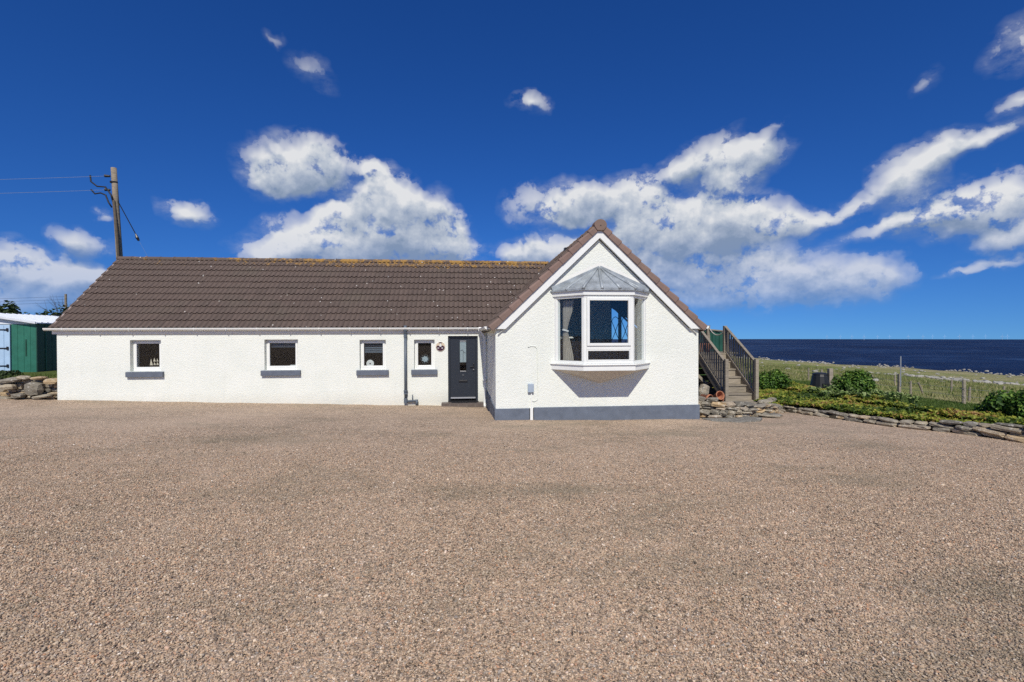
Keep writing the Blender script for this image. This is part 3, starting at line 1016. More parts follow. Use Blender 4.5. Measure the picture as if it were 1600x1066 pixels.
for s in (-1, 1):
    for k in range(nv):
        dist = k * (3.52 / nv)
        X = Vector((-s * cg, 0, sg))
        Z = Vector((s * sg, 0, cg))
        Y = Z.cross(X)
        o = Vector((GXM + s * 2.60, GF - .07, gtop(GXM + s * 2.60) - .01)) + X * dist + Z * random.uniform(-.003, .003)
        Mx = Matrix((X, Vector((0, 1, 0)), Z)).transposed().to_4x4()
        Mx.translation = o
        inst('verge_tile', VERGE, Mx @ Matrix.Rotation(R(random.uniform(-.4, .4)), 4, 'Y'), gable_roof)
mb = MB()
pr = []
for k in range(17):
    a = math.pi * (-.12 + 1.24 * k / 16)
    pr.append((GXM + .148 * math.cos(a), GT - .085 + .135 * math.sin(a)))
pr += [(GXM - .08, GT - .215), (GXM + .08, GT - .215)]
mb.prism(pr, 'y', GF - .165, GF + .1)
cap = obj('ridge_end_cap', mb, M['verge'], gable_roof, bevel=.012)
obj('screw', MB().tube([(GXM, GF - .173, GT - .10), (GXM, GF - .16, GT - .10)], .011, 8), M['blackmetal'], cap)
obj('vent', MB().box(14.14, 14.22, -3.0, -2.85, gtop(14.18), gtop(14.18) + .12), M['blackmetal'], gable_roof)

# bargeboards with boxed kneelers
mb = MB()
t1 = lambda x: gtop(x) - .175
t2 = lambda x: gtop(x) - .375
for s in (-1, 1):
    X = lambda u: GXM + s * u
    xk = (gtop(GXM) - .40 - 2.345) / GS
    pts = [(X(0), t1(X(0))), (X(2.46), max(t1(X(2.46)), 2.345 + .02)), (X(2.62), 2.36), (X(2.60), 2.345), (X(xk), 2.345), (X(0), t2(X(0)))]
    mb.prism(pts, 'y', GF - .098, GF - .055)
bg_ = obj('bargeboard', mb, M['upvc'], house)
mb = MB()
for s in (-1, 1):
    X = lambda u: GXM + s * u
    pts = [(X(0), t2(X(0)) + .004), (X(2.4), t2(X(2.4)) + .004), (X(2.4), t2(X(2.4)) + .014), (X(0), t2(X(0)) + .014)]
    mb.prism(pts, 'y', GF - .056, GF + .01)
obj('soffit', mb, M['fascia'], house)
for s in (-1, 1):
    mb = MB()
    xa, xb = sorted((GXM + s * 2.57, GXM + s * 2.44))
    if s > 0:
        xb = GXM + 2.57
    mb.box(xa, xb, GF - .054, -.02 if s < 0 else GB, 2.325, 2.342)
    mb.box(*( (xa, xa + .025) if s < 0 else (xb - .025, xb) ), GF - .053, -.02 if s < 0 else GB, 2.343, 2.43)
    obj('eaves_box', mb, M['fascia'], house)

# fascia, soffit and gutter of the long range
mb = MB()
mb.box(-.10, 12.14, -.040, -.002, 2.275, 2.425)
obj('fascia', mb, M['fascia'], house, bevel=.003)

def gutter(p0, p1, rad, material, name='gutter'):
    """half-round channel between two points, open side up"""
    a, b = Vector(p0), Vector(p1)
    d = (b - a).normalized()
    s = d.cross(Vector((0, 0, 1))).normalized()
    n = 10
    vs, fs = [], []
    prof = []
    for k in range(n + 1):
        t = math.pi * k / n
        prof.append((-rad * math.cos(t), -rad * math.sin(t)))
    prof = [(-rad + .006, .012)] + [(-rad - .004, .012)] + prof + [(rad + .004, .012), (rad - .006, .012)]
    inner = [(x * .93, z * .93) for x, z in reversed(prof)]
    prof = prof + inner
    m_ = len(prof)
    for p in (a, b):
        for u, z in prof:
            vs.append(p + s * u + Vector((0, 0, z)))
    for q in range(m_):
        fs.append((q, (q + 1) % m_, m_ + (q + 1) % m_, m_ + q))
    half = n // 2
    mbb = MB().add(vs, fs)
    # end plates
    for base in (0, m_):
        mbb.add([vs[base + q] for q in range(1, n + 4)], [tuple(range(n + 3))])
    return obj(name, mbb, material, house, smooth=False)
gut = gutter((-.24, -.110, 2.437), (12.07, -.110, 2.437), .066, M['upvc'])
for k in range(14):
    xb = .25 + k * .88
    obj('bracket', MB().box(xb, xb + .026, -.165, -.041, 2.364, 2.370).box(xb, xb + .020, -.181, -.176, 2.40, 2.452), M['upvc'], gut)
g2 = gutter((12.10, -.17, 2.395), (12.10, GF + .02, 2.395), .055, M['upvc'])
obj('joint', MB().box(12.03, 12.17, -.19, -.06, 2.33, 2.455), M['upvc'], g2, bevel=.015)
gutter((17.40, GF - .04, 2.40), (17.40, GB, 2.40), .055, M['upvc'])

# ---- windows of the long range
def casement(hole, extra=None, pane='glass', yf=.13):
    a, b, c, d = hole
    f = .058
    mb = MB()
    mb.box(a, a + f, yf, yf + .07, c, d).box(b - f, b, yf, yf + .07, c, d).box(a + f, b - f, yf, yf + .07, d - f, d).box(a + f, b - f, yf - .012, yf + .07, c, c + f * 1.15)
    w_ = obj('window', mb, M['upvc'], house, bevel=.004)
    g = .050
    a1, b1, c1, d1 = a + f, b - f, c + f * 1.15, d - f
    mb = MB()
    mb.box(a1 - .012, a1 + g, yf - .018, yf + .05, c1 - .010, d1 + .01).box(b1 - g, b1 + .012, yf - .018, yf + .05, c1 - .010, d1 + .01)
    mb.box(a1 + g, b1 - g, yf - .018, yf + .05, d1 - g, d1 + .01).box(a1 + g, b1 - g, yf - .018, yf + .05, c1 - .010, c1 + g)
    obj('sash', mb, M['upvc'], w_, bevel=.007)
    obj('pane', MB().box(a1 + g - .004, b1 - g + .004, yf + .012, yf + .018, c1 + g - .004, d1 - g + .004), M[pane], w_)
    mb = MB()
    mb.prism([(-.085, c - .165), (-.085, c - .022), (-.078, c - .014), (yf, c), (yf, c - .165)], 'x', a - .085, b + .085)
    obj('sill', mb, M['sill'], w_, bevel=.006)
    return w_, (a1 + g, b1 - g, c1 + g, d1 - g)
for k, h in enumerate(WIN):
    w_, inner = casement(h)
    if k == 3:
        # etched flower on the small window
        mb = MB()
        cx, cz = (inner[0] + inner[1]) / 2 + .01, inner[2] + .19
        ring = []
        for q in range(28):
            a = 2 * math.pi * q / 28
            rad = .088 + .012 * math.cos(7 * a)
            ring.append((cx + rad * 1.05 * math.cos(a), cz + rad * math.sin(a)))
        mb.prism(ring, 'y', .1385, .1405)
        for q in range(14):
            a = 2 * math.pi * q / 14
            mb.prism([(cx + .11 * math.cos(a + t) * (1 + e), cz + .11 * math.sin(a + t) * (1 + e)) for t, e in ((-.06, .08), (.0, 0.02), (.06, .08), (0, .3))], 'y', .1385, .1405)
        obj('etching', mb, M['frost'], w_)

# ---- front door
a, b, c, d = DOOR
mb = MB()
mb.box(a, a + .065, .06, .14, c, d).box(b - .065, b, .06, .14, c, d).box(a + .065, b - .065, .06, .14, d - .075, d)
door = obj('door', mb, M['anthracite'], house, bevel=.005)
la, lb, lc, ldd = a + .068, b - .068, c + .075, d - .08
ga, gb_, gc, gd = (la + lb) / 2 - .098, (la + lb) / 2 + .098, 1.10, 2.02
mb = MB()
wall_panel(mb, la, lb, lc, ldd, [(ga, gb_, gc, gd)], .085, .13)
lf = rawobj('leaf', mb, M['anthracite'], door)
mb = MB()
t = .022
mb.box(ga - t, ga, .072, .10, gc - t, gd + t).box(gb_, gb_ + t, .072, .10, gc - t, gd + t)
obj('glazing_bead', mb, M['anthracite'], door, bevel=.006)
obj('glazing_bar', MB().box(ga, gb_, .070, .10, gd, gd + .014).box(ga, gb_, .070, .10, gc - .014, gc), M['steel'], door, bevel=.006)
zm = 1.37
obj('pane', MB().box(ga, gb_, .098, .106, zm, gd), M['frost'], door)
obj('pane', MB().box(ga, gb_, .098, .106, gc, zm - .012), M['glass'], door)
obj('lead_strip', MB().box(ga, gb_, .094, .097, zm - .012, zm).tube([(ga + .02, .094, 1.72), (ga + .08, .094, 1.76), (gb_ - .07, .094, 1.68), (gb_ - .02, .094, 1.66)], .006, 6).tube([((ga + gb_) / 2, .094, 1.38), ((ga + gb_) / 2 + .01, .094, 1.70)], .004, 6), M['blackmetal'], door)
mb = MB()
mb.box(lb - .082, lb - .048, .055, .085, 1.10, 1.34)
hd = obj('handle', mb, M['blackmetal'], door, bevel=.008)
obj('lever', MB().bar((lb - .065, .045, 1.235), (lb - .185, .04, 1.235), .018, .020).bar((lb - .065, .085, 1.235), (lb - .065, .04, 1.235), .018, .018), M['blackmetal'], hd, bevel=.004)
obj('lock_cylinder', MB().tube([(lb - .065, .05, 1.145), (lb - .065, .06, 1.145)], .016, 12), M['steel'], hd)
obj('letter_plate', MB().box((la + lb) / 2 - .135, (la + lb) / 2 + .135, .072, .086, .745, .815).box((la + lb) / 2 - .115, (la + lb) / 2 + .115, .066, .072, .757, .803), M['blackmetal'], door, bevel=.004)
obj('knocker', MB().tube([((la + lb) / 2, .08, .995), ((la + lb) / 2, .066, .98), ((la + lb) / 2, .07, .945)], .007, 8), M['steel'], door)
obj('weather_bar', MB().prism([(.085, lc + .062), (.04, lc + .03), (.04, lc + .02), (.085, lc + .02)], 'x', la + .01, lb - .01), M['steel'], door)
obj('threshold', MB().prism([(.14, c + .055), (.04, c + .03), (-.03, c + .012), (-.03, c - .02), (.14, c - .02)], 'x', a - .01, b + .02), M['blackmetal'], door)

# ---- bay window
bay = obj('bay_window', MB().prism([(13.86, GF - .01), (14.23, -4.60), (15.37, -4.60), (15.74, GF - .01)], 'z', 1.53, 1.56), M['upvc'], house)
BP = [Vector((13.68, GF, 0)), Vector((14.23, -4.60, 0)), Vector((15.37, -4.60, 0)), Vector((15.90, GF, 0))]
def bay_poly(off):
    """bay plan outline pushed outwards by off"""
    segs = [(BP[i], BP[i + 1]) for i in range(3)]
    lines = []
    for p, q in segs:
        dd = (q - p).normalized()
        n_ = Vector((dd.y, -dd.x, 0))
        lines.append((p + n_ * off, dd))
    def meet(l1, l2):
        (p, d0), (q, e0) = l1, l2
        den = d0.x * e0.y - d0.y * e0.x
        t_ = ((q.x - p.x) * e0.y - (q.y - p.y) * e0.x) / den
        return p + d0 * t_
    def aty(l):
        p, dd = l
        return p + dd * ((GF + .004 - p.y) / dd.y)
    return [aty(lines[0]), meet(lines[0], lines[1]), meet(lines[1], lines[2]), aty(lines[2])]
def bay_ring(name, o_out, z0, z1, material, o_in=-.07, bevel=.006):
    outer, inner = bay_poly(o_out), bay_poly(o_in)
    mbb = MB()
    for i in range(3):
        q = [outer[i], outer[i + 1], inner[i + 1], inner[i]]
        vs = [(p.x, p.y, z0) for p in q] + [(p.x, p.y, z1) for p in q]
        mbb.add(vs, [(0, 1, 2, 3), (7, 6, 5, 4), (0, 4, 5, 1), (1, 5, 6, 2), (2, 6, 7, 3), (3, 7, 4, 0)])
    bmx = mbb.mesh(name)
    return obj(name, bmx, material, bay, bevel=bevel)
bay_ring('sill_board', .055, 1.40, 1.52, M['upvc'], -.10)
bay_ring('sill_nosing', .085, 1.521, 1.548, M['upvc'], -.10)
bay_ring('bottom_rail', .0, 1.549, 1.615, M['upvc'])
bay_ring('head_rail', .0, 3.035, 3.09, M['upvc'])
bay_ring('head_fascia', .035, 3.091, 3.20, M['upvc'], -.10)
# posts at the corners and at the wall
for i, p in enumerate(bay_poly(0)):
    pin = bay_poly(-.07)[i]
    mb = MB()
    ps = []
    for j in (i - 1, i + 1):
        if 0 <= j < 4:
            dd = (bay_poly(0)[j] - p).normalized()
            di = (bay_poly(-.07)[j] - pin).normalized()
            w_ = .062
            q = [p, p + dd * w_, pin + di * w_, pin]
            vs = [(k.x, k.y, 1.616) for k in q] + [(k.x, k.y, 3.034) for k in q]
            mb.add(vs, [(0, 1, 2, 3), (7, 6, 5, 4), (0, 4, 5, 1), (1, 5, 6, 2), (2, 6, 7, 3), (3, 7, 4, 0)])
    obj('corner_post', mb, M['upvc'], bay, bevel=.006)
# front light: sash over a shallow fixed pane
F = lambda x0, x1, z0, z1, y0=-4.605, y1=-4.545: MB().box(x0, x1, y0, y1, z0, z1)
xa, xb = 14.295, 15.305
obj('transom', F(xa, xb, 1.875, 1.955), M['upvc'], bay, bevel=.006)
for (x0, x1, z0, z1, pr) in ((xa + .002, xb - .002, 1.957, 3.033, .026), (xa + .002, xb - .002, 1.617, 1.873, .0)):
    g = .062 if pr else .03
    mb = MB()
    ya = -4.605 - pr
    mb.box(x0, x0 + g, ya, -4.56, z0, z1).box(x1 - g, x1, ya, -4.56, z0, z1).box(x0 + g, x1 - g, ya, -4.56, z1 - g, z1).box(x0 + g, x1 - g, ya, -4.56, z0, z0 + g)
    sh_ = obj('sash', mb, M['upvc'], bay, bevel=.007)
    obj('pane', MB().box(x0 + g - .004, x1 - g + .004, -4.585, -4.579, z0 + g - .004, z1 - g + .004), M['glass'], sh_)
# side lights
for i in (0, 2):
    p, q = bay_poly(-.03)[i], bay_poly(-.03)[i + 1]
    dd = (q - p).normalized()
    n_ = Vector((dd.y, -dd.x, 0)) * .004
    p1, q1 = p + dd * .06, q - dd * .06
    mb = MB()
    pts = [p1 - n_, q1 - n_, q1 + n_, p1 + n_]
    mb.add([(k.x, k.y, 1.61) for k in pts] + [(k.x, k.y, 3.04) for k in pts], [(0, 1, 2, 3), (7, 6, 5, 4), (0, 4, 5, 1), (1, 5, 6, 2), (2, 6, 7, 3), (3, 7, 4, 0)])
    obj('pane', mb, M['glass'], bay)
# render-coated underside drawn in to a point on the wall
ol = bay_poly(.03)
ap = (14.76, GF - .004, 1.06)
mb = MB()
mb.add([(p.x, p.y, 1.398) for p in ol] + [ap], [(0, 1, 4), (1, 2, 4), (2, 3, 4), (3, 2, 1, 0)])
obj('underside', mb, M['soffit'], bay)
# lead roof with rolls
ol = bay_poly(.075)
apex = Vector((14.76, GF - .01, 3.76))
mb = MB()
zE = [3.23, 3.245, 3.245, 3.23]
ev = [Vector((p.x, p.y, zE[i])) for i, p in enumerate(ol)]
lw = [Vector((p.x, p.y, 3.195)) for p in ol]
fl = [Vector((13.62, GF - .012, 3.30)), Vector((15.96, GF - .012, 3.30))]
topL, topR = apex + Vector((-.06, -.02, 0)), apex + Vector((.06, -.02, 0))
vs = ev + lw + [topL, topR] + fl
mb.add(vs, [(0, 1, 8), (1, 2, 9, 8), (2, 3, 9), (0, 8, 10), (3, 11, 9), (0, 4, 5, 1), (1, 5, 6, 2), (2, 6, 7, 3), (4, 5, 6, 7)])
lead = obj('lead_roof', mb, M['lead'], bay)
mids = [(ev[1], topL), (ev[2], topR), (ev[1].lerp(ev[2], .36), topL.lerp(topR, .3)), (ev[1].lerp(ev[2], .70), topL.lerp(topR, .75)), (ev[0].lerp(ev[1], .5), apex + Vector((-.22, 0, -.09))), (ev[2].lerp(ev[3], .5), apex + Vector((.22, 0, -.09)))]
for p, q in mids:
    pts = [p.lerp(q, k / 5) + Vector((random.uniform(-.006, .006), 0, .008)) for k in range(6)]
    pts[0] = pts[0] + Vector((0, -.012, -.022))
    obj('lead_roll', MB().tube(pts, [.036, .033, .031, .029, .027, .024], 8), M['lead'], lead, smooth=True)
mb = MB()
for q, e in ((fl[0], ev[0]), (fl[1], ev[3])):
    p_, q_ = Vector((q.x, GF - .03, 3.27)), Vector((apex.x, GF - .03, apex.z + .02))
    mb.bar(p_, q_, .035, .11, (0, 0, 1))
obj('flashing', mb, M['lead'], lead, bevel=.006)
mb = MB()
for s, e in ((-1, fl[0]), (1, fl[1])):
    mb.add([(apex.x, GF - .006, apex.z + .03), (apex.x, GF - .006, apex.z + .15), (e.x, GF - .006, e.z + .12), (e.x, GF - .006, e.z)], [(0, 1, 2, 3)])
obj('smooth_band', mb, M['soffit'] if False else M['fascia'], bay)

# rear window light of the gabled wing with wrought-iron scrolls
mb = MB()
xm0, xm1 = 16.30, 16.38
yy0, yy1 = GB - .19, GB - .10
mb.prism([(RW0, RZ), (RW0 + .05, RZ), (RW0 + .05, rt(RW0 + .05)), (RW0, rt(RW0))], 'y', yy0, yy1)
mb.prism([(xm0, RZ), (xm1, RZ), (xm1, rt(xm1)), (xm0, rt(xm0))], 'y', yy0, yy1)
mb.prism([(RW1 - .05, RZ), (RW1, RZ), (RW1, rt(RW1)), (RW1 - .05, rt(RW1 - .05))], 'y', yy0, yy1)
mb.prism([(RW0 + .051, rt(RW0) - .11), (RW1 - .051, rt(RW1) - .01), (RW1 - .051, rt(RW1) + .04), (RW0 + .051, rt(RW0) - .0)], 'y', yy0 + .01, yy1 - .01)
rw = obj('rear_window', mb, M['inside'], house)
mb = MB()
for x0, x1 in ((RW0 + .05, xm0), (xm1, RW1 - .05)):
    for k in range(2):
        A, B_ = (x0, x1) if k == 0 else (x1, x0)
        pts = [(A, GB - .2, 2.05), (A + (B_ - A) * .35, GB - .2, 2.22), (A + (B_ - A) * .65, GB - .2, 2.42), (B_, GB - .2, 2.62), (B_ - (B_ - A) * .2, GB - .2, 2.72), (A + (B_ - A) * .5, GB - .2, 2.76)]
        mb.tube(pts, .010, 6)
    mb.tube([((x0 + x1) / 2, GB - .2, 1.75), ((x0 + x1) / 2, GB - .2, 2.02)], .009, 6)
obj('iron_scroll', mb, M['blackmetal'], rw)

# ---- rainwater pipes, meter box and cable
mb = MB()
px_ = 9.815
mb.tube([(px_, -.065, .16), (px_, -.065, 2.24)], .043, 14)
pipe = obj('downpipe', mb, M['greypipe'], house, smooth=True)
mb = MB()
for z0, z1, rr_ in ((2.14, 2.25, .052), (.50, .55, .050), (.42, .47, .056), (.14, .30, .054)):
    mb.tube([(px_, -.065, z0), (px_, -.065, z1)], rr_, 14)
obj('collar', mb, M['greypipe'], pipe, smooth=False)
obj('swan_neck', MB().tube([(px_, -.065, 2.24), (px_, -.075, 2.29), (px_, -.095, 2.33), (px_, -.105, 2.36), (px_, -.105, 2.51)], [.045, .045, .045, .056, .060], 14), M['greypipe'], pipe, smooth=True)
obj('pipe_clip', MB().box(px_ - .062, px_ + .062, -.07, .0, .50, .53), M['greypipe'], pipe)
obj('drain_branch', MB().tube([(px_ + .03, -.07, .20), (10.10, -.08, .215), (10.16, -.08, .22)], [.032, .032, .036], 10).tube([(10.02, -.08, .215), (10.02, -.05, .40)], .014, 8).tube([(10.15, -.08, .25), (10.15, -.08, .08)], .040, 10), M['greypipe'], pipe, smooth=True)
pipe2 = obj('downpipe', MB().box(12.185, 12.25, -.27, -.205, .06, 2.18), M['upvc'], house, bevel=.008)
pipe2['label'] = 'square white downpipe in the inner corner beside the door'
obj('swan_neck', MB().bar((12.217, -.238, 2.16), (12.11, -.15, 2.34), .065, .065), M['upvc'], pipe2, bevel=.006)
obj('shoe', MB().bar((12.217, -.238, .09), (12.217, -.36, .03), .07, .07), M['upvc'], pipe2)
obj('pipe_clip', MB().box(12.16, 12.275, -.235, -.02, 1.98, 2.02).box(12.16, 12.275, -.235, -.02, .82, .86), M['upvc'], pipe2)

mbx = obj('meter_box', MB().box(13.045, 13.185, GF - .07, GF, .87, 1.075), M['meter'], house, bevel=.012)
obj('gland', MB().tube([(13.075, GF - .04, .855), (13.075, GF - .04, .88)], .012, 8).tube([(13.155, GF - .04, .855), (13.155, GF - .04, .88)], .012, 8), M['blackmetal'], mbx)
obj('conduit', MB().box(13.12, 13.145, GF - .03, GF + .0, .516, .87), M['upvc'], mbx)
obj('conduit_foot', MB().box(13.10, 13.17, GF - .028, GF + .05, .10, .515), M['upvc'], mbx, bevel=.006)
cpts = [(13.05, GF - .012, 1.92), (13.12, GF - .012, 1.945), (13.22, GF - .012, 1.94), (13.27, GF - .012, 1.88), (13.275, GF - .012, 1.4), (13.29, GF - .012, .8), (13.27, GF - .012, .69), (13.2, GF - .012, .655), (13.13, GF - .012, .68)]
obj('cable', MB().tube(cpts, .006, 8), M['harling'], house, smooth=True)

# ---- tiled doorstep: each quarry tile its own piece
stp = thing('doorstep', 'low step of brown quarry tiles under the dark front door', 'step', (11.5, -.2, 0))
obj('bed', MB().box(10.905, 12.175, -.335, -.003, -.15, .128), M['grout'], stp)
nt = 5
for k in range(nt):
    x0 = 10.90 + k * .256
    obj('tile', MB().box(x0 + .004, x0 + .252, -.345, -.336, -.06, .1275), M['quarry'], stp, bevel=.003)
    for y0, y1 in ((-.34, -.175), (-.167, -.004)):
        obj('tile', MB().box(x0 + .004, x0 + .252, y0, y1, .129, .148), M['quarry'], stp, bevel=.003)
dm = obj('doormat', MB().box(11.2, 12.0, -.24, -.035, .1485, .168), M['blackmetal'])
tag(dm, 'thin black mat lying on the brown doorstep', 'mat')

# ---- round plaque
pq = thing('wall_plaque', 'round cream and plum plaque with a white figure, hung beside the door', 'plaque', (10.87, 0, 1.86))
def disc(cx, cz, rx, rz, y0, y1, n=36):
    return MB().prism([(cx + rx * math.cos(2 * math.pi * k / n), cz + rz * math.sin(2 * math.pi * k / n)) for k in range(n)], 'y', y0, y1)
obj('plate', disc(10.87, 1.86, .14, .145, -.02, -.002), M['cream'], pq, bevel=.004)
mb = MB()
low = [(10.87 + .126 * math.cos(a), 1.86 + .13 * math.sin(a)) for a in np.linspace(math.pi * 1.02, math.pi * 1.98, 20)]
mb.prism(low + [(10.94, 1.90), (10.905, 1.885), (10.87, 1.93), (10.83, 1.88), (10.79, 1.905)], 'y', -.0245, -.0205)
mb.prism([(10.81, 1.985), (10.84, 1.965), (10.90, 1.965), (10.93, 1.985), (10.91, 1.995), (10.87, 2.0), (10.83, 1.995)], 'y', -.0245, -.0205)
obj('dark_scene', mb, M['plum'], pq)
mb = MB()
mb.prism([(10.845, 1.86), (10.895, 1.86), (10.905, 1.90), (10.892, 1.93), (10.888, 1.955), (10.872, 1.965), (10.856, 1.955), (10.852, 1.93), (10.838, 1.90)], 'y', -.0285, -.025)
for x0 in (10.78, 10.81, 10.905, 10.93):
    mb.prism([(x0, 1.80), (x0 + .014, 1.80), (x0 + .018, 1.835), (x0 + .004, 1.84)], 'y', -.0285, -.025)
obj('white_figure', mb, M['ceramic'], pq)

# ---- things standing inside the windows
sh = thing('model_ship', 'small model sailing ship with cream sails on the leftmost windowsill', 'model ship', (2.45, .30, 1.20))
obj('hull', MB().prism([(2.31, 1.335), (2.59, 1.335), (2.55, 1.30), (2.35, 1.30)], 'y', .27, .31).box(2.37, 2.53, .26, .32, 1.19, 1.299), M['darkwood'], sh)
mb = MB()
for x0, hh in ((2.36, .22), (2.45, .26), (2.53, .22)):
    mb.tube([(x0, .29, 1.33), (x0, .29, 1.34 + hh)], .004, 6)
obj('mast', mb, M['darkwood'], sh)
for x0, z0, w0, hh in ((2.32, 1.35, .085, .19), (2.415, 1.46, .07, .11), (2.42, 1.36, .07, .08), (2.5, 1.36, .075, .08), (2.505, 1.46, .055, .09)):
    obj('sail', MB().prism([(x0, z0), (x0 + w0, z0), (x0 + w0 * .35, z0 + hh)], 'y', .283, .287), M['sail'], sh)
bl = obj('roller_blind', MB().box(5.80, 6.52, .22, .225, 1.88, 2.03).tube([(5.80, .23, 2.04), (6.52, .23, 2.04)], .018, 10).box(5.80, 6.52, .215, .23, 1.865, 1.879), M['blind'])
tag(bl, 'slate blue roller blind half let down in the second window', 'blind')
bk = obj('book', MB().box(6.30, 6.50, .22, .36, 1.20, 1.285).box(6.34, 6.51, .23, .35, 1.286, 1.325), M['ceramic'])
tag(bk, 'pale books lying on the sill of the second window', 'book')
bl = MB()
for k in range(5):
    bl.box(8.56, 9.10, .22 + .002 * k, .226 + .002 * k, 1.68 + k * .066, 1.68 + k * .066 + .05)
tag(obj('venetian_blind', bl, M['blind']), 'slatted blue-grey blind across the third window', 'blind')
pl = thing('plate', 'white round plate propped on the sill of the third window', 'plate', (8.70, .3, 1.20))
obj('rim', disc(8.705, 1.345, .115, .115, .255, .27), M['ceramic'], pl, bevel=.004)
obj('motif', disc(8.705, 1.345, .022, .022, .248, .2545, 12), M['plum'], pl)
cr = MB()
for side in (0,):
    pts_f, pts_b = [], []
    n = 26
    for k in range(n + 1):
        u = k / n
        pts_f.append(u)
    zz = [1.62, 1.75, 2.0, 2.2, 2.32, 2.5, 2.75, 3.0]
    ww = [.30, .28, .22, .16, .12, .17, .26, .30]
    vs, fs = [], []
    for z_, w0 in zip(zz, ww):
        for u in pts_f:
            vs.append((13.90 + u * w0 * .7 - .02, -4.05 - u * w0 * .75 + .02 * math.sin(u * 34) + .05, z_))
    n1 = n + 1
    for i in range(len(zz) - 1):
        for k in range(n):
            fs.append((i * n1 + k, i * n1 + k + 1, (i + 1) * n1 + k + 1, (i + 1) * n1 + k))
    cr.add(vs, fs)
cu = thing('curtain', 'oatmeal curtain gathered by a tie at the left of the bay', 'curtain', (14.0, -4.0, 1.62))
obj('cloth', cr, M['curtain'], cu, smooth=True)
obj('tie_band', MB().bar((13.87, -4.03, 2.33), (14.00, -4.09, 2.29), .06, .035), M['ceramic'], cu)
te = thing('telescope', 'white telescope on a thin tripod inside the bay window', 'telescope', (14.12, -3.55, .6))
tx, ty = 14.02, -3.58
obj('optical_tube', MB().tube([(tx - .12, ty - .03, 2.13), (tx + .2, ty, 2.14)], .024, 10), M['ceramic'], te)
for ax, ay in ((-.16, -.10), (.14, -.12), (.0, .2)):
    obj('leg', MB().tube([(tx + .02, ty, 2.02), (tx + .02 + ax * 1.3, ty + ay * 1.3, .6)], .010, 6), M['steel'], te)
obj('mount', MB().tube([(tx + .02, ty, 1.98), (tx + .02, ty, 2.12)], .018, 8), M['steel'], te)

# ------------------------------------------------------------------ stones
def stone_mesh(seed, flat=False):
    rd = random.Random(seed)
    bm = bmesh.new()
    bmesh.ops.create_cube(bm, size=1.0)
    bmesh.ops.subdivide_edges(bm, edges=bm.edges[:], cuts=1, use_grid_fill=True)
    p = 5.0 if flat else 3.2
    for v in bm.verts:
        c = v.co
        n_ = (abs(c.x * 2) ** p + abs(c.y * 2) ** p + abs(c.z * 2) ** p) ** (1 / p)
        c *= 1.0 / max(n_, 1e-6) if n_ > 0 else 1
        v.co = Vector((c.x * rd.uniform(.82, 1.12), c.y * rd.uniform(.82, 1.12), c.z * rd.uniform(.82, 1.1)))
    me = bpy.data.meshes.new('stone')
    bm.to_mesh(me)
    bm.free()
    me.materials.append(M['stone'])
    return me
STONES = [stone_mesh(100 + k) for k in range(8)]
SLABS = [stone_mesh(300 + k, True) for k in range(8)]
srd = random.Random(42)

def stone(parent, c, s, rz=0.0, tilt=4.0, kind=None, name='stone', which=None):
    lib = SLABS if kind == 'slab' else STONES
    me = lib[srd.randrange(8) if which is None else which]
    Mx = Matrix.Translation(c) @ Euler((R(srd.uniform(-tilt, tilt)), R(srd.uniform(-tilt, tilt)), rz + R(srd.uniform(-6, 6)))).to_matrix().to_4x4() @ Matrix.Diagonal((s[0], s[1], s[2], 1))
    return inst(name, me, Mx, parent)

def rubble(parent, path, base, height, depth, lmin, lmax, hmin, hmax, slab=True, back=1):
    """dry-laid courses along a path of (x, y) points"""
    pts = [Vector((x, y, 0)) for x, y in path]
    seg = [(pts[i + 1] - pts[i]).length for i in range(len(pts) - 1)]
    tot = sum(seg)
    def at(s):
        for i, L in enumerate(seg):
            if s <= L or i == len(seg) - 1:
                dd = (pts[i + 1] - pts[i]).normalized()
                return pts[i] + dd * s, math.atan2(dd.y, dd.x)
            s -= L
    z = 0.0
    row = 0
    while True:
        h = srd.uniform(hmin, hmax)
        s = srd.uniform(-.2, 0) * lmax
        any_ = False
        while s < tot:
            L = srd.uniform(lmin, lmax)
            p, a = at(min(max(s + L / 2, 0), tot))
            top = height(s + L / 2) if callable(height) else height
            if z + h * .6 < top:
                any_ = True
                hh = h * srd.uniform(.85, 1.12)
                off = srd.uniform(-.06, .06) + row * .018
                nrm = Vector((-math.sin(a), math.cos(a), 0))
                c = p + nrm * (off + depth * .15)
                c.z = base(p.x, p.y) + z + h / 2
                stone(parent, c, (L * 1.02, depth * srd.uniform(.8, 1.1), hh * 1.05), a, 7.0, 'slab' if slab and srd.random() < .55 else None)
            s += L * .985
        if not any_:
            break
        z += h * .93
        row += 1

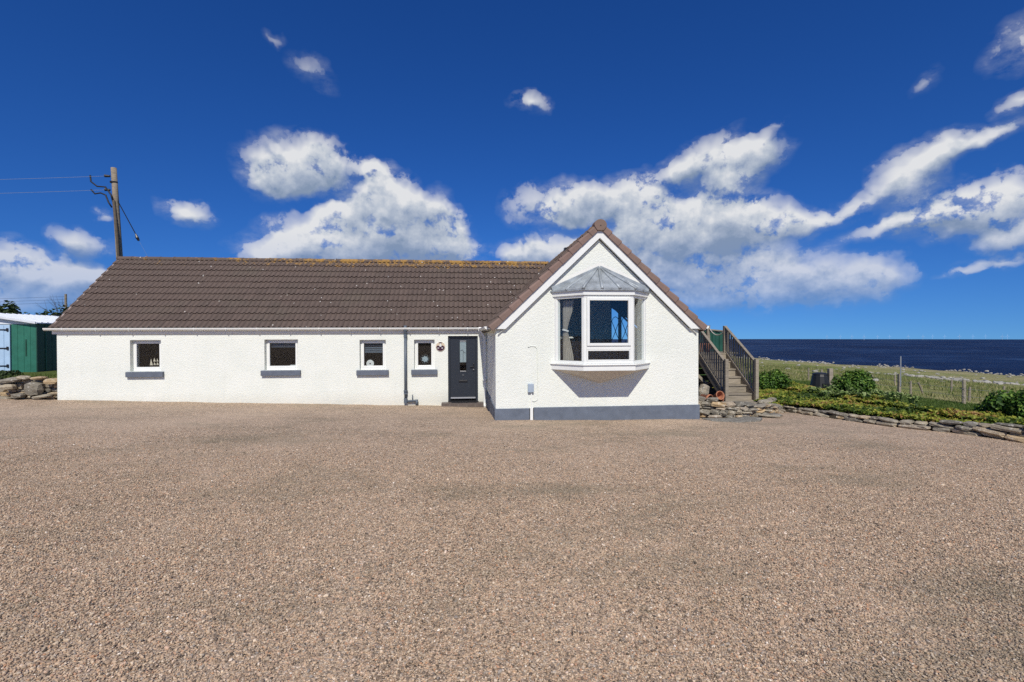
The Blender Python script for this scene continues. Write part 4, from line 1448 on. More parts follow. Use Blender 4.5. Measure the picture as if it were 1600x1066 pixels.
ed = thing('stone_edging', 'low dry-laid flagstone edging between the gravel and the planting bed', 'stone wall', (21, -5, .1))
rubble(ed, [(20.42, -2.45), (20.60, -3.25), (20.70, -4.0), (21.13, -5.3), (21.63, -6.28), (21.9, -7.3), (22.2, -8.6), (22.9, -11)], G,
       lambda s: .15 + min(s, 4.6) * .018 + (.09 if s > 4.7 else 0), .26, .20, .58, .05, .11)
rw_ = thing('rubble_wall', 'rough lichened rubble wall at the foot of the timber stairs', 'stone wall', (18.3, -3.8, .1))
rubble(rw_, [(17.30, -3.55), (17.9, -3.95), (18.5, -3.75)], G, lambda s: .56 - s * .16, .30, .14, .40, .07, .13)
rubble(rw_, [(18.45, -3.78), (19.1, -3.55), (19.65, -3.1), (20.1, -2.75)], G, lambda s: .34 - s * .06, .30, .16, .44, .06, .11)
for (x, y, z, sx, sy, sz, rz, w_) in ((18.22, -3.62, .44, .55, .2, .16, -.55, 1), (18.55, -3.55, .36, .5, .18, .15, -.35, 2), (19.15, -3.75, .17, .55, .22, .06, -.5, 3), (19.5, -3.15, .2, .5, .3, .10, .2, 4), (19.75, -2.75, .26, .34, .3, .14, .5, 5), (20.1, -2.65, .22, .3, .25, .16, .2, 6), (19.95, -2.35, .32, .4, .3, .12, .2, 7), (20.25, -2.2, .34, .3, .25, .16, .6, 0), (19.4, -3.6, .16, .4, .25, .07, .1, 2)):
    stone(rw_, (x, y, z), (sx, sy, sz), rz, 8, None, 'stone', w_)
fs_ = thing('flagstone', 'flat grey flagstone lying in the gravel by the rubble wall', 'flagstone', (17.9, -4.35, .17))
obj('slab', MB().prism([(17.27, -4.0), (17.34, -4.42), (17.9, -4.62), (18.5, -4.42), (18.75, -4.12), (18.5, -3.9), (17.9, -4.1)], 'z', .05, .195), M['stone'], fs_, bevel=.012)

# retaining wall left of the cottage
lw_ = thing('retaining_wall', 'lichened drystone retaining wall left of the cottage, below the shed', 'stone wall', (-2, .2, .4))
big = [(-.62, .02, .72, .46, .34, .40), (-1.05, .05, .53, .34, .3, .16), (-.42, .04, .50, .52, .3, .11), (-.18, .06, .93, .38, .3, .16), (-1.3, .04, .78, .40, .3, .18), (-1.22, .06, .98, .5, .3, .14), (-.55, .10, 1.02, .40, .3, .10), (-.95, .08, 1.04, .34, .28, .09)]
for (x, y, z, sx, sy, sz) in big:
    stone(lw_, (x, y, z), (sx, sy, sz), 0, 8, None)
rubble(lw_, [(-4.2, .62), (-1.3, .20), (-.06, .17)], lambda x, y: .42, .66, .30, .16, .46, .07, .15)
obj('hearting', MB().box(-4.3, -.04, .42, .75, .1, .99), M['earth'], lw_)

# ------------------------------------------------------------------ timber deck and stairs
DZ = 1.62
dk = thing('timber_deck', 'raised weathered timber deck with plank skirting behind the gable', 'deck', (18.6, 1.2, .3))
for k in range(4):
    y0 = -.22 + k * .30
    obj('deck_board', MB().box(17.26, 20.10 if k < 1 else 20.62, y0, y0 + .288, DZ - .045, DZ), M['wood'], dk, bevel=.004)
for k in range(6):
    z0 = .28 + k * .21
    obj('skirting_board', MB().box(17.27, 19.98, .02 + .01 * (k % 2), .05 + .01 * (k % 2), z0, z0 + .185), M['darkwood'], dk, bevel=.004)
for x in (17.4, 19.05, 20.02):
    for y in (-.13, .85):
        obj('post', MB().box(x - .045, x + .045, y - .045, y + .045, .2, DZ - .046), M['darkwood'], dk)
obj('joist', MB().box(17.27, 20.08, -.21, -.165, DZ - .20, DZ - .047), M['wood'], dk)
obj('brace', MB().bar((18.45, -.32, .50), (18.85, -.32, 1.18), .05, .10), M['redwood'], dk)
obj('brace', MB().bar((18.72, -.40, 1.16), (19.25, -.40, .62), .05, .08), M['wood'], dk)
obj('brace', MB().bar((18.35, -.46, .80), (19.1, -.46, .32), .05, .09), M['darkwood'], dk)
obj('brace', MB().bar((19.22, -.50, .72), (18.95, -.50, .32), .05, .08), M['wood'], dk)

scr = thing('deck_screen', 'dark green sheet windbreak with a pale top rail at the back of the deck', 'screen', (19, .9, DZ))
for k in range(12):
    x0 = 17.5 + k * .26
    obj('sheet', MB().prism([(x0, .92), (x0 + .03, .885), (x0 + .12, .885), (x0 + .15, .92), (x0 + .26, .92), (x0 + .26, .93), (x0, .93)], 'z', DZ, 2.56 - .022 * k), M['screen'], scr)
obj('top_rail', MB().bar((17.5, .90, 2.60), (20.66, .90, 2.32), .09, .045), M['wood'], scr)
for x, zt in ((18.3, 2.50), (20.6, 2.33)):
    obj('post', MB().box(x - .045, x + .045, .80, .883, DZ, zt), M['wood'], scr)

st = thing('garden_stairs', 'weathered grey timber stairs with slatted handrails climbing to the deck', 'stairs', (19.55, -1.9, .25))
XL, XR = 19.10, 20.02
NY, NZ, RUN, RISE = -1.66, .475, .295, .222          # nosing of the first step
for k in range(6):
    y0, z0 = NY + k * RUN, NZ + k * RISE
    if k < 5:
        obj('tread', MB().box(XL + .02, XR - .02, y0 - .025, y0 + RUN, z0 - .04, z0), M['wood'], st, bevel=.006)
    obj('riser', MB().box(XL + .03, XR - .03, y0, y0 + .024, z0 - RISE + .001, z0 - .041), M['wood'], st, bevel=.003)
obj('foot_platform', MB().add([(19.02, -2.50, .19), (19.80, -2.55, .20), (20.0, -1.64, .25), (19.12, -1.64, .25), (19.02, -2.50, .24), (19.80, -2.55, .25), (20.0, -1.64, .295), (19.12, -1.64, .295)],
    [(0, 3, 2, 1), (4, 5, 6, 7), (0, 1, 5, 4), (1, 2, 6, 5), (2, 3, 7, 6), (3, 0, 4, 7)]), M['wood'], st, bevel=.006)
obj('platform_kerb', MB().box(19.03, 19.80, -2.53, -2.49, .05, .188), M['wood'], st)
sl = RISE / RUN
for X in (XL, XR):
    y0, y1 = NY - .12, NY + 5.0 * RUN + .02
    zz = lambda y: NZ + (y - NY) * sl
    obj('stringer', MB().prism([(y0, zz(y0) - .20), (y1, zz(y1) - .26), (y1, zz(y1) + .03), (y0, zz(y0) + .03)], 'x', X - .022, X + .018), M['wood'], st)
    obj('handrail', MB().bar((X, y0 - .02, zz(y0) + 1.02), (X, y1 + .03, zz(y1) + .86), .085, .045), M['wood'], st, bevel=.006)
    obj('bottom_rail', MB().bar((X, y0, zz(y0) + .10), (X, y1, zz(y1) + .05), .06, .06), M['wood'], st)
    nb = 12
    for k in range(nb):
        y = y0 + .10 + (y1 - y0 - .16) * k / (nb - 1)
        tt = (y - y0) / (y1 - y0)
        obj('baluster', MB().box(X - .018, X + .018, y - .022, y + .022, zz(y) + .10, zz(y) + 1.0 - .16 * tt), M['wood'], st)
    for y, zb, zt in ((y0 - .06, .14, 1.50), (y1 + .06, DZ - .3, 2.49)):
        obj('newel_post', MB().box(X - .048, X + .048, y - .048, y + .048, zb, zt), M['wood'], st, bevel=.006)

rp = []
A_, B2 = Vector((20.35, 2.48, 2.44)), Vector((20.0, -.12, 2.38))
A_ = Vector((18.98, .9, 2.42))
for k in range(15):
    t = k / 14
    p = Vector((19.83, .55, 2.42)).lerp(Vector((20.0, -.15, 2.36)), t)
    p.z -= .20 * 4 * t * (1 - t)
    rp.append(p)
pst = obj('rope_post', MB().box(19.76, 19.86, .55, .65, DZ, 2.50).box(19.75, 19.87, .54, .66, 2.501, 2.515), M['wood'], dk, bevel=.005)
tag(obj('rope', MB().tube(rp, .016, 8), M['rope'], None, smooth=True), 'pale rope slung between two posts at the head of the stairs', 'rope')
for k, (x, y, hh, tl) in enumerate(((19.52, .5, .30, 0), (19.72, .42, .30, 0))):
    pt = obj('planter', MB().tube([(x, y, DZ), (x, y, DZ + .2), (x, y, DZ + hh)], [.07, .10, .11], 12), M['terracotta'], None, smooth=True)
    tag(pt, ['tall terracotta pot on the deck behind the railings, nearer the gable', 'tall terracotta pot on the deck behind the railings, nearer the rope post'][k], 'pot', 'pots on the deck')

# clay pots tumbled on the rubble
def pot(name, loc, rx, rz, s, label):
    t_ = thing(name, label, 'pot', loc)
    prof = [(.0, .0), (.075, .0), (.105, .17), (.12, .17), (.122, .215), (.105, .215), (.098, .16), (.07, .02), (.0, .02)]
    n = 16
    vs, fs = [], []
    for r0, z0 in prof:
        for k in range(n):
            a_ = 2 * math.pi * k / n
            vs.append((r0 * math.cos(a_) * s, r0 * math.sin(a_) * s, z0 * s))
    for i in range(len(prof) - 1):
        for k in range(n):
            fs.append((i * n + k, i * n + (k + 1) % n, (i + 1) * n + (k + 1) % n, (i + 1) * n + k))
    me = bpy.data.meshes.new('bowl')
    me.from_pydata(vs, [], fs)
    me.materials.append(M['terracotta'])
    me.polygons.foreach_set('use_smooth', [True] * len(fs))
    o = bpy.data.objects.new('bowl', me)
    col.objects.link(o)
    o.parent = t_
    t_.rotation_euler = (rx, 0, rz)
    return t_
pot('clay_pot', (17.62, -3.30, .60), R(100), .5, 1.15, 'orange clay pot tipped over against the white gable wall')
pot('clay_pot', (17.98, -3.35, .62), R(75), .1, .95, 'middle clay pot of the three on the rubble, mouth away')
pot('clay_pot', (18.18, -3.25, .53), R(80), -.8, 1.1, 'brown clay pot lying nearest the stairs on the rubble')
bs_ = obj('standing_stone', stone_mesh(77), M['stone'])
bs_.matrix_world = Matrix.Translation((17.82, -3.0, .70)) @ Euler((.1, .25, .2)).to_matrix().to_4x4() @ Matrix.Diagonal((.24, .22, .46, 1))
tag(bs_, 'upright grey stone leaning among the clay pots', 'stone')

# ------------------------------------------------------------------ leaves and plants
def leaf_mesh(name, P, Nn, size, tint, material, aspect=1.7, bend=.25):
    """one folded leaf (4 triangles) for every point; a mass is one mesh"""
    P = np.asarray(P, float)
    n = len(P)
    Nn = np.asarray(Nn, float)
    Nn = Nn / np.linalg.norm(Nn, axis=1)[:, None]
    rv = rng.normal(size=(n, 3))
    T = np.cross(Nn, rv)
    T /= np.linalg.norm(T, axis=1)[:, None]
    B = np.cross(Nn, T)
    s = np.asarray(size, float).reshape(-1, 1) * np.ones((n, 1))
    L, W = s * aspect / 2, s / 2
    v0 = P - T * L
    v1 = P + B * W + Nn * (s * bend)
    v2 = P + T * L - Nn * (s * bend * .6)
    v3 = P - B * W + Nn * (s * bend)
    V = np.stack([v0, v1, v2, v3], 1).reshape(-1, 3)
    idx = np.arange(n) * 4
    F = np.stack([np.stack([idx, idx + 1, idx + 2], 1), np.stack([idx, idx + 2, idx + 3], 1)], 1).reshape(-1, 3)
    me = bpy.data.meshes.new(name)
    me.vertices.add(len(V))
    me.vertices.foreach_set('co', V.ravel())
    me.loops.add(F.size)
    me.loops.foreach_set('vertex_index', F.ravel().astype(np.int32))
    me.polygons.add(len(F))
    me.polygons.foreach_set('loop_start', np.arange(0, F.size, 3, dtype=np.int32))
    me.polygons.foreach_set('loop_total', np.full(len(F), 3, dtype=np.int32))
    me.update(calc_edges=True)
    at = me.attributes.new('tint', 'FLOAT', 'POINT')
    at.data.foreach_set('value', np.repeat(np.asarray(tint, float), 4))
    me.materials.append(material)
    return me

def nz(x, y, s, off=0.0):
    return mnoise.noise((x * s, y * s, off))

# ground cover between the edging and the lawn
pts, tints, nrm, sz = [], [], [], []
while len(pts) < 34000:
    x, y = rng.uniform(19.9, 25.4), rng.uniform(-12, 1.6)
    if not inside_garden(x - .04, y) or not inside_garden(x, y):
        continue
    far = 22.9 + .35 * math.sin(y * 1.7) if y < -2.2 else 22.6 + (y + 2.2) * .25
    if y > -1.9 and x < 20.3:
        continue
    if x > far:
        continue
    h = .04 + .17 * (0.5 + 0.5 * nz(x, y, 1.3)) * (1 if x - 20 > .5 else .6) + .06 * nz(x, y, 5)
    pts.append((x, y, H(x, y) + max(.02, h) * rng.uniform(.5, 1.05)))
    nrm.append((rng.normal(0, .5), -.35 + rng.normal(0, .5), 1.0))
    k = .34 + .55 * nz(x, y, .8, 4) + .20 * rng.normal()
    tints.append(min(1, max(0, k + (.14 if nz(x, y, 2.5, 8) > .1 else -.05))))
    sz.append(rng.uniform(.035, .075))
gc = bpy.data.objects.new('ground_cover', leaf_mesh('ground_cover', pts, nrm, sz, tints, M['leaf_bed'], 1.5))
col.objects.link(gc)
stuff(gc, 'low yellow-green and russet ground cover filling the bed', 'ground cover')

def bush(name, label, c, rad, n, size, material, seed, group=None):
    rd = np.random.default_rng(seed)
    t_ = thing(name, label, 'shrub', c, group)
    lob = []
    for k in range(16):
        a = rd.uniform(0, 2 * math.pi)
        e = rd.uniform(.05, 1)
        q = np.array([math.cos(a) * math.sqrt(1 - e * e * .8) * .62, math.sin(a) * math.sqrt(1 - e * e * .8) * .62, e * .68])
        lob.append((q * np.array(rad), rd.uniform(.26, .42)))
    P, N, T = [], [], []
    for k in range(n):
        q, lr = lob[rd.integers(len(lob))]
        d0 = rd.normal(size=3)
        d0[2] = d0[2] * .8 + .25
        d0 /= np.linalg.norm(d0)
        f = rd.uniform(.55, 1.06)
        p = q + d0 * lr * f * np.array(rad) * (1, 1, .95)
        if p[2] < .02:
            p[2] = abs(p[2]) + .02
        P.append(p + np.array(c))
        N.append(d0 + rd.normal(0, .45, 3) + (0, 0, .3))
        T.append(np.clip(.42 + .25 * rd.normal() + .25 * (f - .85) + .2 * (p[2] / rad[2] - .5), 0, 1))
    me = leaf_mesh('crown', P, N, rd.uniform(size * .7, size * 1.25, n), T, material, 1.55)
    o = bpy.data.objects.new('crown', me)
    place(o, t_)
    mbb = MB()
    for k in range(9):
        a = rd.uniform(0, 2 * math.pi)
        tip = Vector(c) + Vector((math.cos(a) * rad[0] * .6, math.sin(a) * rad[1] * .6, rad[2] * rd.uniform(.5, .9)))
        base = Vector(c) + Vector((math.cos(a) * .08, math.sin(a) * .08, -.05))
        mid = base.lerp(tip, .5) + Vector((0, 0, .08))
        mbb.tube([base, mid, tip], [.022, .014, .006], 6)
    obj('trunk', mbb, M['bark'], t_)
    return t_

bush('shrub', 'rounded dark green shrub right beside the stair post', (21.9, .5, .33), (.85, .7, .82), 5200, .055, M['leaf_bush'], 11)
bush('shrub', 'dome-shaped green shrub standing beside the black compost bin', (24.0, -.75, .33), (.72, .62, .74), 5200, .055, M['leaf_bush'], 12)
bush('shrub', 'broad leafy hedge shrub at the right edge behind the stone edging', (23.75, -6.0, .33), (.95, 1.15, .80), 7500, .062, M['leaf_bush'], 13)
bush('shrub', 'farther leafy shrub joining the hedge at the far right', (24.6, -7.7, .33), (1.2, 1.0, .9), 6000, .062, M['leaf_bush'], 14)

def clump(label, c, n, h, spread, material, seed, broad=.055):
    rd = np.random.default_rng(seed)
    t_ = thing('leafy_plant', label, 'plant', c, 'leafy perennials along the bed')
    vs, fs, tn = [], [], []
    for k in range(n):
        a = rd.uniform(0, 2 * math.pi)
        L = h * rd.uniform(.6, 1.15)
        out = spread * rd.uniform(.3, 1)
        dirv = np.array([math.cos(a), math.sin(a), 0])
        side = np.array([-math.sin(a), math.cos(a), 0])
        w0 = broad * rd.uniform(.7, 1.2)
        b0 = np.array(c) + dirv * rd.uniform(0, .05)
        st_ = [(0, 0, .3), (.35, .55, .9), (.7, .95, 1.0), (1.0, .85, .15)]
        base = len(vs)
        tv = np.clip(.5 + .25 * rd.normal(), 0, 1)
        for u, zz_, ww_ in st_:
            p = b0 + dirv * out * u + np.array([0, 0, L * zz_])
            vs += [tuple(p - side * w0 * ww_), tuple(p + side * w0 * ww_)]
            tn += [tv, tv]
        for i in range(3):
            fs.append((base + 2 * i, base + 2 * i + 1, base + 2 * i + 3, base + 2 * i + 2))
    me = bpy.data.meshes.new('foliage')
    me.from_pydata(vs, [], fs)
    at_ = me.attributes.new('tint', 'FLOAT', 'POINT')
    at_.data.foreach_set('value', tn)
    me.materials.append(material)
    o = bpy.data.objects.new('foliage', me)
    place(o, t_)
    return t_
spots = [(22.15, -1.9, 'pale strap-leaved plant leftmost of the row behind the ground cover'), (22.55, -1.6, 'leafy clump just in front of the dome-shaped shrub'),
         (22.35, -2.35, 'bright green clump at the lip of the russet ground cover'), (22.85, -2.1, 'tall pale clump behind the middle of the bed'),
         (22.95, -2.75, 'spreading pale clump in front of the lawn strip'), (22.5, -2.9, 'low pale clump nearest the edging stones'),
         (23.15, -3.2, 'pale clump nearest the thin bare pole'), (22.75, -3.45, 'floppy green clump at the end of the perennial row'),
         (22.3, -1.2, 'grey-green clump near the stair-side shrub'), (23.1, -3.75, 'small clump at the near corner of the lawn')]
for k, (x, y, lb_) in enumerate(spots):
    clump(lb_, (x, y, H(x, y)), 46, .30 + .05 * math.sin(k * 2.1), .22, M['leaf_pale'], 60 + k, .034)

# rough grass by the fence, and turf on the left terrace
def grass(name, area, n, hmin, hmax, zf, seed, label, tlo=.2, thi=1.0, keep=None, w=.006):
    rd = np.random.default_rng(seed)
    P = []
    while len(P) < n:
        x, y = rd.uniform(area[0], area[1]), rd.uniform(area[2], area[3])
        if keep is None or keep(x, y):
            P.append((x, y, zf(x, y)))
    P = np.array(P)
    a = rd.uniform(0, 2 * np.pi, n)
    h = rd.uniform(hmin, hmax, n)
    side = np.stack([np.cos(a), np.sin(a), np.zeros(n)], 1)
    lean = np.stack([rd.normal(0, .35, n), rd.normal(0, .35, n), np.ones(n)], 1)
    ww = (w * rd.uniform(.7, 1.6, n))[:, None]
    v0, v1, v2 = P - side * ww, P + side * ww, P + lean * h[:, None]
    V = np.stack([v0, v1, v2], 1).reshape(-1, 3)
    F = np.arange(3 * n).reshape(-1, 3)
    me = bpy.data.meshes.new(name)
    me.from_pydata(V.tolist(), [], F.tolist())
    at_ = me.attributes.new('tint', 'FLOAT', 'POINT')
    at_.data.foreach_set('value', np.repeat(rd.uniform(tlo, thi, n), 3))
    me.materials.append(M['grass'])
    o = bpy.data.objects.new(name, me)
    col.objects.link(o)
    stuff(o, label, 'grass')
grass('rough_grass', (25.1, 40, -10, 26), 30000, .05, .20, H, 5, 'rough straw and green grass beyond the fence', .15, 1.0, lambda x, y: nz(x, y, .35, 2) > -.25, .010)
grass('terrace_grass', (-4.2, -.05, .22, .9), 5200, .04, .13, lambda x, y: 1.0, 6, 'short green grass along the top of the retaining wall', .1, .55, None, .008)
grass('step_grass', (18.55, 19.45, -3.35, -2.6), 2600, .04, .15, lambda x, y: .18, 9, 'tuft of bright grass at the foot of the stairs', .2, .5, lambda x, y: nz(x, y, 3, 1) > -.2, .006)
grass('lawn', (22.3, 25.2, -12, 3), 26000, .02, .05, H, 8, 'mown lawn strip between the bed and the fence', .0, .35, None, .008)

# ------------------------------------------------------------------ garden fence, bin, pole
fn = thing('wire_fence', 'old post and wire fence between the lawn and the coastal field', 'fence', (25.6, 0, .3))
fpts = [(25.0, -3.35, .64, 0), (25.25, -1.5, .46, 0), (25.6, .35, .48, 2), (25.75, .75, .46, -2), (24.6, 1.5, .58, 3), (25.6, 2.3, .5, -3), (25.9, 3.9, .5, 0), (26.0, -2.6, .40, 4), (25.6, -5.3, .6, 0), (25.8, -7.2, .6, 0), (26.6, -.6, .42, -28), (28.3, -1.6, .42, 5), (29.2, -3.0, .42, 0), (29.9, -4.4, .45, 3), (28.9, .6, .42, 2), (30.4, -5.6, .42, -4), (28.6, 2.6, .42, 0)]
for k, (x, y, hh, tl) in enumerate(fpts):
    z0 = H(x, y)
    rad = .046 if k == 0 else .030
    o = Vector((math.sin(R(tl)) * hh, 0, math.cos(R(tl)) * hh))
    obj('post', MB().tube([(x, y, z0 - .1), Vector((x, y, z0)) + o * .5, Vector((x, y, z0)) + o], [rad, rad * .97, rad * .9], 8), M['wood'], fn)
wl = [(25.8, -7.2), (25.6, -5.3), (25.0, -3.35), (25.25, -1.5), (25.6, .35), (25.6, 2.3), (25.9, 3.9)]
for hh in (.2, .4):
    obj('strand', MB().tube([(x - .05, y, H(x, y) + hh) for x, y in wl], .0035, 5), M['wire'], fn)
tp = thing('marker_pole', 'thin bare pole with a stout wooden foot, taller than the fence', 'pole', (24.9, -1.45, .33))
obj('foot_post', MB().box(24.87, 24.94, -1.49, -1.42, .2, .98), M['wood'], tp, bevel=.004)
obj('rod', MB().tube([(24.905, -1.50, .6), (24.91, -1.50, 1.52)], .016, 8), M['wire'], tp)
bn = thing('compost_bin', 'black plastic compost bin beside a weathered post', 'bin', (24.0, .75, .33))
obj('body', MB().tube([(24.0, .75, .30), (24.0, .75, .75), (24.0, .75, .80)], [.34, .26, .24], 14), M['bin'], bn)
obj('lid', MB().tube([(24.0, .75, .801), (24.0, .75, .84), (24.0, .75, .87)], [.26, .25, .14], 14), M['bin'], bn)
obj('hatch', MB().box(23.86, 24.10, .42, .47, .36, .52), M['bin'], bn, bevel=.01)
gp = obj('gate_post', MB().box(24.15, 24.29, .50, .62, .2, 1.02), M['wood'], None, bevel=.008)
tag(gp, 'thick square weathered post touching the compost bin', 'post')
wp = obj('white_stake', MB().tube([(21.55, 2.4, .3), (21.58, 2.4, 1.22)], .03, 8), M['ceramic'])
tag(wp, 'short pale stake behind the stair-side shrub', 'stake')

# pale stones along the cliff edge and in the field
fw = thing('field_wall', 'tumbled pale drystone wall following the cliff edge', 'stone wall', (72, 60, -3))
def stone_mass(name, centres, parent, smin, smax, seed):
    rd = random.Random(seed)
    base = [[tuple(v.co) for v in s.vertices] for s in STONES]
    faces = [[tuple(p.vertices) for p in s.polygons] for s in STONES]
    mbb = MB()
    for (x, y, z) in centres:
        k = rd.randrange(8)
        s = rd.uniform(smin, smax)
        e = Euler((rd.uniform(-.3, .3), rd.uniform(-.3, .3), rd.uniform(0, 6.28))).to_matrix()
        mbb.add([(e @ Vector((v[0] * s * 1.3, v[1] * s, v[2] * s * .6))) + Vector((x, y, z + s * .15)) for v in base[k]], faces[k])
    me = bpy.data.meshes.new(name)
    me.from_pydata(mbb.v, [], mbb.f)
    me.materials.append(M['pale_stone'])
    o = bpy.data.objects.new(name, me)
    place(o, parent)
    o['kind'] = 'stuff'
    return o
M['pale_stone'] = plain('sun_bleached_stone', (.36, .345, .30), .9, .35, .2, 1.5, .02)
cs = []
y = 30.0
while y < 125:
    x = coast_x(y) - 1.2
    if nz(x, y, .25, 9) < -.05:
        y += .42
        continue
    for q in range(3):
        cs.append((x + srd.uniform(-.5, .5), y + srd.uniform(-.3, .3), H(x, y) + q * .13 * srd.random()))
    y += .42
stone_mass('stonework', cs, fw, .12, .32, 1)
rs = thing('field_rubble', 'scatter of pale boulders across the rough field below the wall', 'boulders', (50, 30, -1))
cs = []
for k in range(150):
    t = srd.random()
    x = 41 + 9 * t + srd.gauss(0, 1.2)
    y = 17 - 9 * t + srd.gauss(0, 1.6)
    cs.append((x, y, H(x, y)))
for k in range(240):
    x, y = srd.uniform(30, 70), srd.uniform(-5, 95)
    cs.append((x, y, H(x, y)))
for k in range(70):
    y = 40 + 45 * k / 70
    x = 58 + 2 * math.sin(y * .2) + srd.gauss(0, .3)
    cs.append((x, y, H(x, y)))
stone_mass('boulder_mass', cs, rs, .10, .34, 2)

# ------------------------------------------------------------------ left: shed, pole, hedge
sd = thing('garden_shed', 'green steel shed with pale blue doors and a white roof beyond the wall', 'shed', (-4.5, 4.6, 1.0))
SX, SY, SB = -2.95, 3.10, 1.0
for k in range(4):
    x0 = -3.74 + k * .2
    x1 = min(x0 + .2, SX)
    obj('panel', MB().prism([(x0, SY + .012), (x0 + .012, SY), (x1 - .012, SY), (x1, SY + .012), (x1, SY + .03), (x0, SY + .03)], 'z', SB, 2.64), M['shedgreen'], sd)
for k in range(11):
    y0 = SY + .04 + k * .3
    obj('panel', MB().prism([(y0, SX - .01), (y0 + .02, SX), (y0 + .28, SX), (y0 + .30, SX - .01), (y0 + .30, SX - .04), (y0, SX - .04)], 'z', SB, 2.64).__class__().add([(SX - .01, y0, SB), (SX, y0 + .02, SB), (SX, y0 + .28, SB), (SX - .01, y0 + .30, SB), (SX - .01, y0, 2.64), (SX, y0 + .02, 2.64), (SX, y0 + .28, 2.64), (SX - .01, y0 + .30, 2.64)], [(0, 1, 5, 4), (1, 2, 6, 5), (2, 3, 7, 6)]), M['sheddark'], sd)
obj('corner_trim', MB().box(SX - .004, SX + .03, SY - .02, SY + .035, SB, 2.66), M['sheddark'], sd)
obj('side_trim', MB().box(SX + .002, SX + .016, SY + .36, SY + .385, SB, 2.62), M['shedgreen'], sd)
for x0 in (-4.62, -5.5):
    dr = obj('door', MB().box(x0 + .01, x0 + .86, SY - .03, SY + .03, SB + .02, 2.62), M['shedblue'], sd, bevel=.006)
    for k in range(1, 5):
        obj('door_board', MB().box(x0 + .01 + k * .17 - .164, x0 + .01 + k * .17 - .006, SY - .042, SY - .031, SB + .03, 2.60), M['shedblue'], dr)
    for z0 in (1.22, 1.82, 2.45):
        obj('hinge', MB().box(x0 + .55, x0 + .80, SY - .056, SY - .044, z0 - .02, z0 + .02).box(x0 + .77, x0 + .83, SY - .058, SY - .044, z0 - .055, z0 + .055), M['blackmetal'], dr)
obj('handle_plate', MB().box(-3.30, -3.25, SY - .012, SY - .001, 1.55, 2.12).box(-3.27, -3.262, SY - .02, SY - .011, 1.6, 2.05), M['sheddark'], sd)
ym = SY + 3.4
xp = -5.0
mb = MB()
ov = .12
def rz_(x):
    return 2.66 + (SX + .1 - x) * .165 if x > xp else 2.66 + (SX + .1 - xp) * .165 - (xp - x) * .165
mb.prism([(SX + .1, 2.655), (SX + .1, 2.69), (xp, rz_(xp) + .035), (-7.1, rz_(-7.1) + .035), (-7.1, rz_(-7.1)), (xp, rz_(xp))], 'y', SY - .12, ym + .1)
rf = obj('roof', mb, M['shedwhite'], sd)
for k in range(14):
    yk = SY + .1 + k * .25
    obj('roof_rib', MB().bar((SX + .1, yk, 2.70), (xp, yk, rz_(xp) + .045), .05, .025), M['shedwhite'], rf)
obj('gable_infill', MB().prism([(SX, 2.64), (xp, 2.64), (xp, rz_(xp) - .02), (SX, 2.652)], 'y', SY - .005, SY + .04), M['shedwhite'], sd)
obj('gable_trim', MB().bar((SX + .08, SY - .135, 2.685), (xp, SY - .135, rz_(xp) + .02), .03, .07), M['shedwhite'], sd)
obj('ridge_edge', MB().bar((SX + .12, ym + .12, 2.73), (xp, ym + .12, rz_(xp) + .07), .06, .05), M['blackmetal'], rf)
obj('wall', MB().box(-7, SX - .05, SY + .05, ym, SB, 2.63), M['sheddark'], sd)

bush('low_shrub', 'small dark shrub on the retaining wall by the shed doors', (-1.75, .5, 1.0), (.42, .3, .26), 1500, .05, M['leaf_dark'], 21)
for k in range(7):
    x, y = -31 + k * 3.0, 30 + 1.2 * math.sin(k * 2)
    bush('hedge_bush', ['dark wind-clipped hedge bush showing above the shed roof at far left', 'second hedge bush from the left above the shed roof', 'third hedge bush from the left above the shed roof', 'middle hedge bush of the row above the shed roof',
                        'fifth hedge bush from the left, nearer the cottage roof', 'sixth hedge bush, close to the cottage verge', 'rightmost hedge bush of the row, mostly behind the cottage'][k], (x, y, 1.0), (2.7, 1.5, 4.0 + .35 * math.sin(k * 1.9)), 3200, .24, M['leaf_dark'], 30 + k, 'hedge bushes behind the shed')

PX, PY = -4.85, 10.35
up_ = thing('utility_pole', 'weathered wooden utility pole rising behind the left end of the roof', 'pole', (PX, PY, 1.0))
top = Vector((PX - .26, PY, 10.33))
bot = Vector((PX + .22, PY, .9))
obj('shaft', MB().tube([bot.lerp(top, k / 6) for k in range(7)], [.15, .146, .142, .137, .131, .125, .118], 16), M['polewood'], up_, smooth=True)
obj('riser_cable', MB().tube([top + Vector((.08, -.155, -1.6)), bot.lerp(top, .62) + Vector((.075, -.185, 0)), bot + Vector((.07, -.21, .5))], .06, 8), M['darkwood'], up_, smooth=True)
for dz_ in (-.42, -1.08):
    obj('insulator', MB().tube([top + Vector((-.14, -.05, dz_)), top + Vector((-.36, -.06, dz_ + .01))], [.05, .07], 8), M['blackmetal'], up_)
obj('band', MB().tube([top + Vector((0, 0, -.72)), top + Vector((0, 0, -.66))], .160, 16), M['blackmetal'], up_)
a1 = top + Vector((-.36, -.06, -.42))
a2 = top + Vector((-.36, -.06, -1.08))
obj('jumper', MB().tube([a1 + Vector((-.65, 0, .02)), a1 + Vector((-.62, 0, -.28)), a1 + Vector((-.35, 0, -.50)), a1 + Vector((.02, 0, -.52)), top + Vector((.0, -.2, -1.35)), top + Vector((.07, -.17, -1.7))], .035, 8), M['cable'], up_, smooth=True)
obj('jumper', MB().tube([a2 + Vector((-.62, 0, .0)), a2 + Vector((-.45, 0, -.20)), a2 + Vector((-.2, 0, -.15)), a2 + Vector((.03, 0, -.25)), a2 + Vector((.22, -.1, -.62)), a2 + Vector((.36, -.1, -.85))], .035, 8), M['cable'], up_, smooth=True)
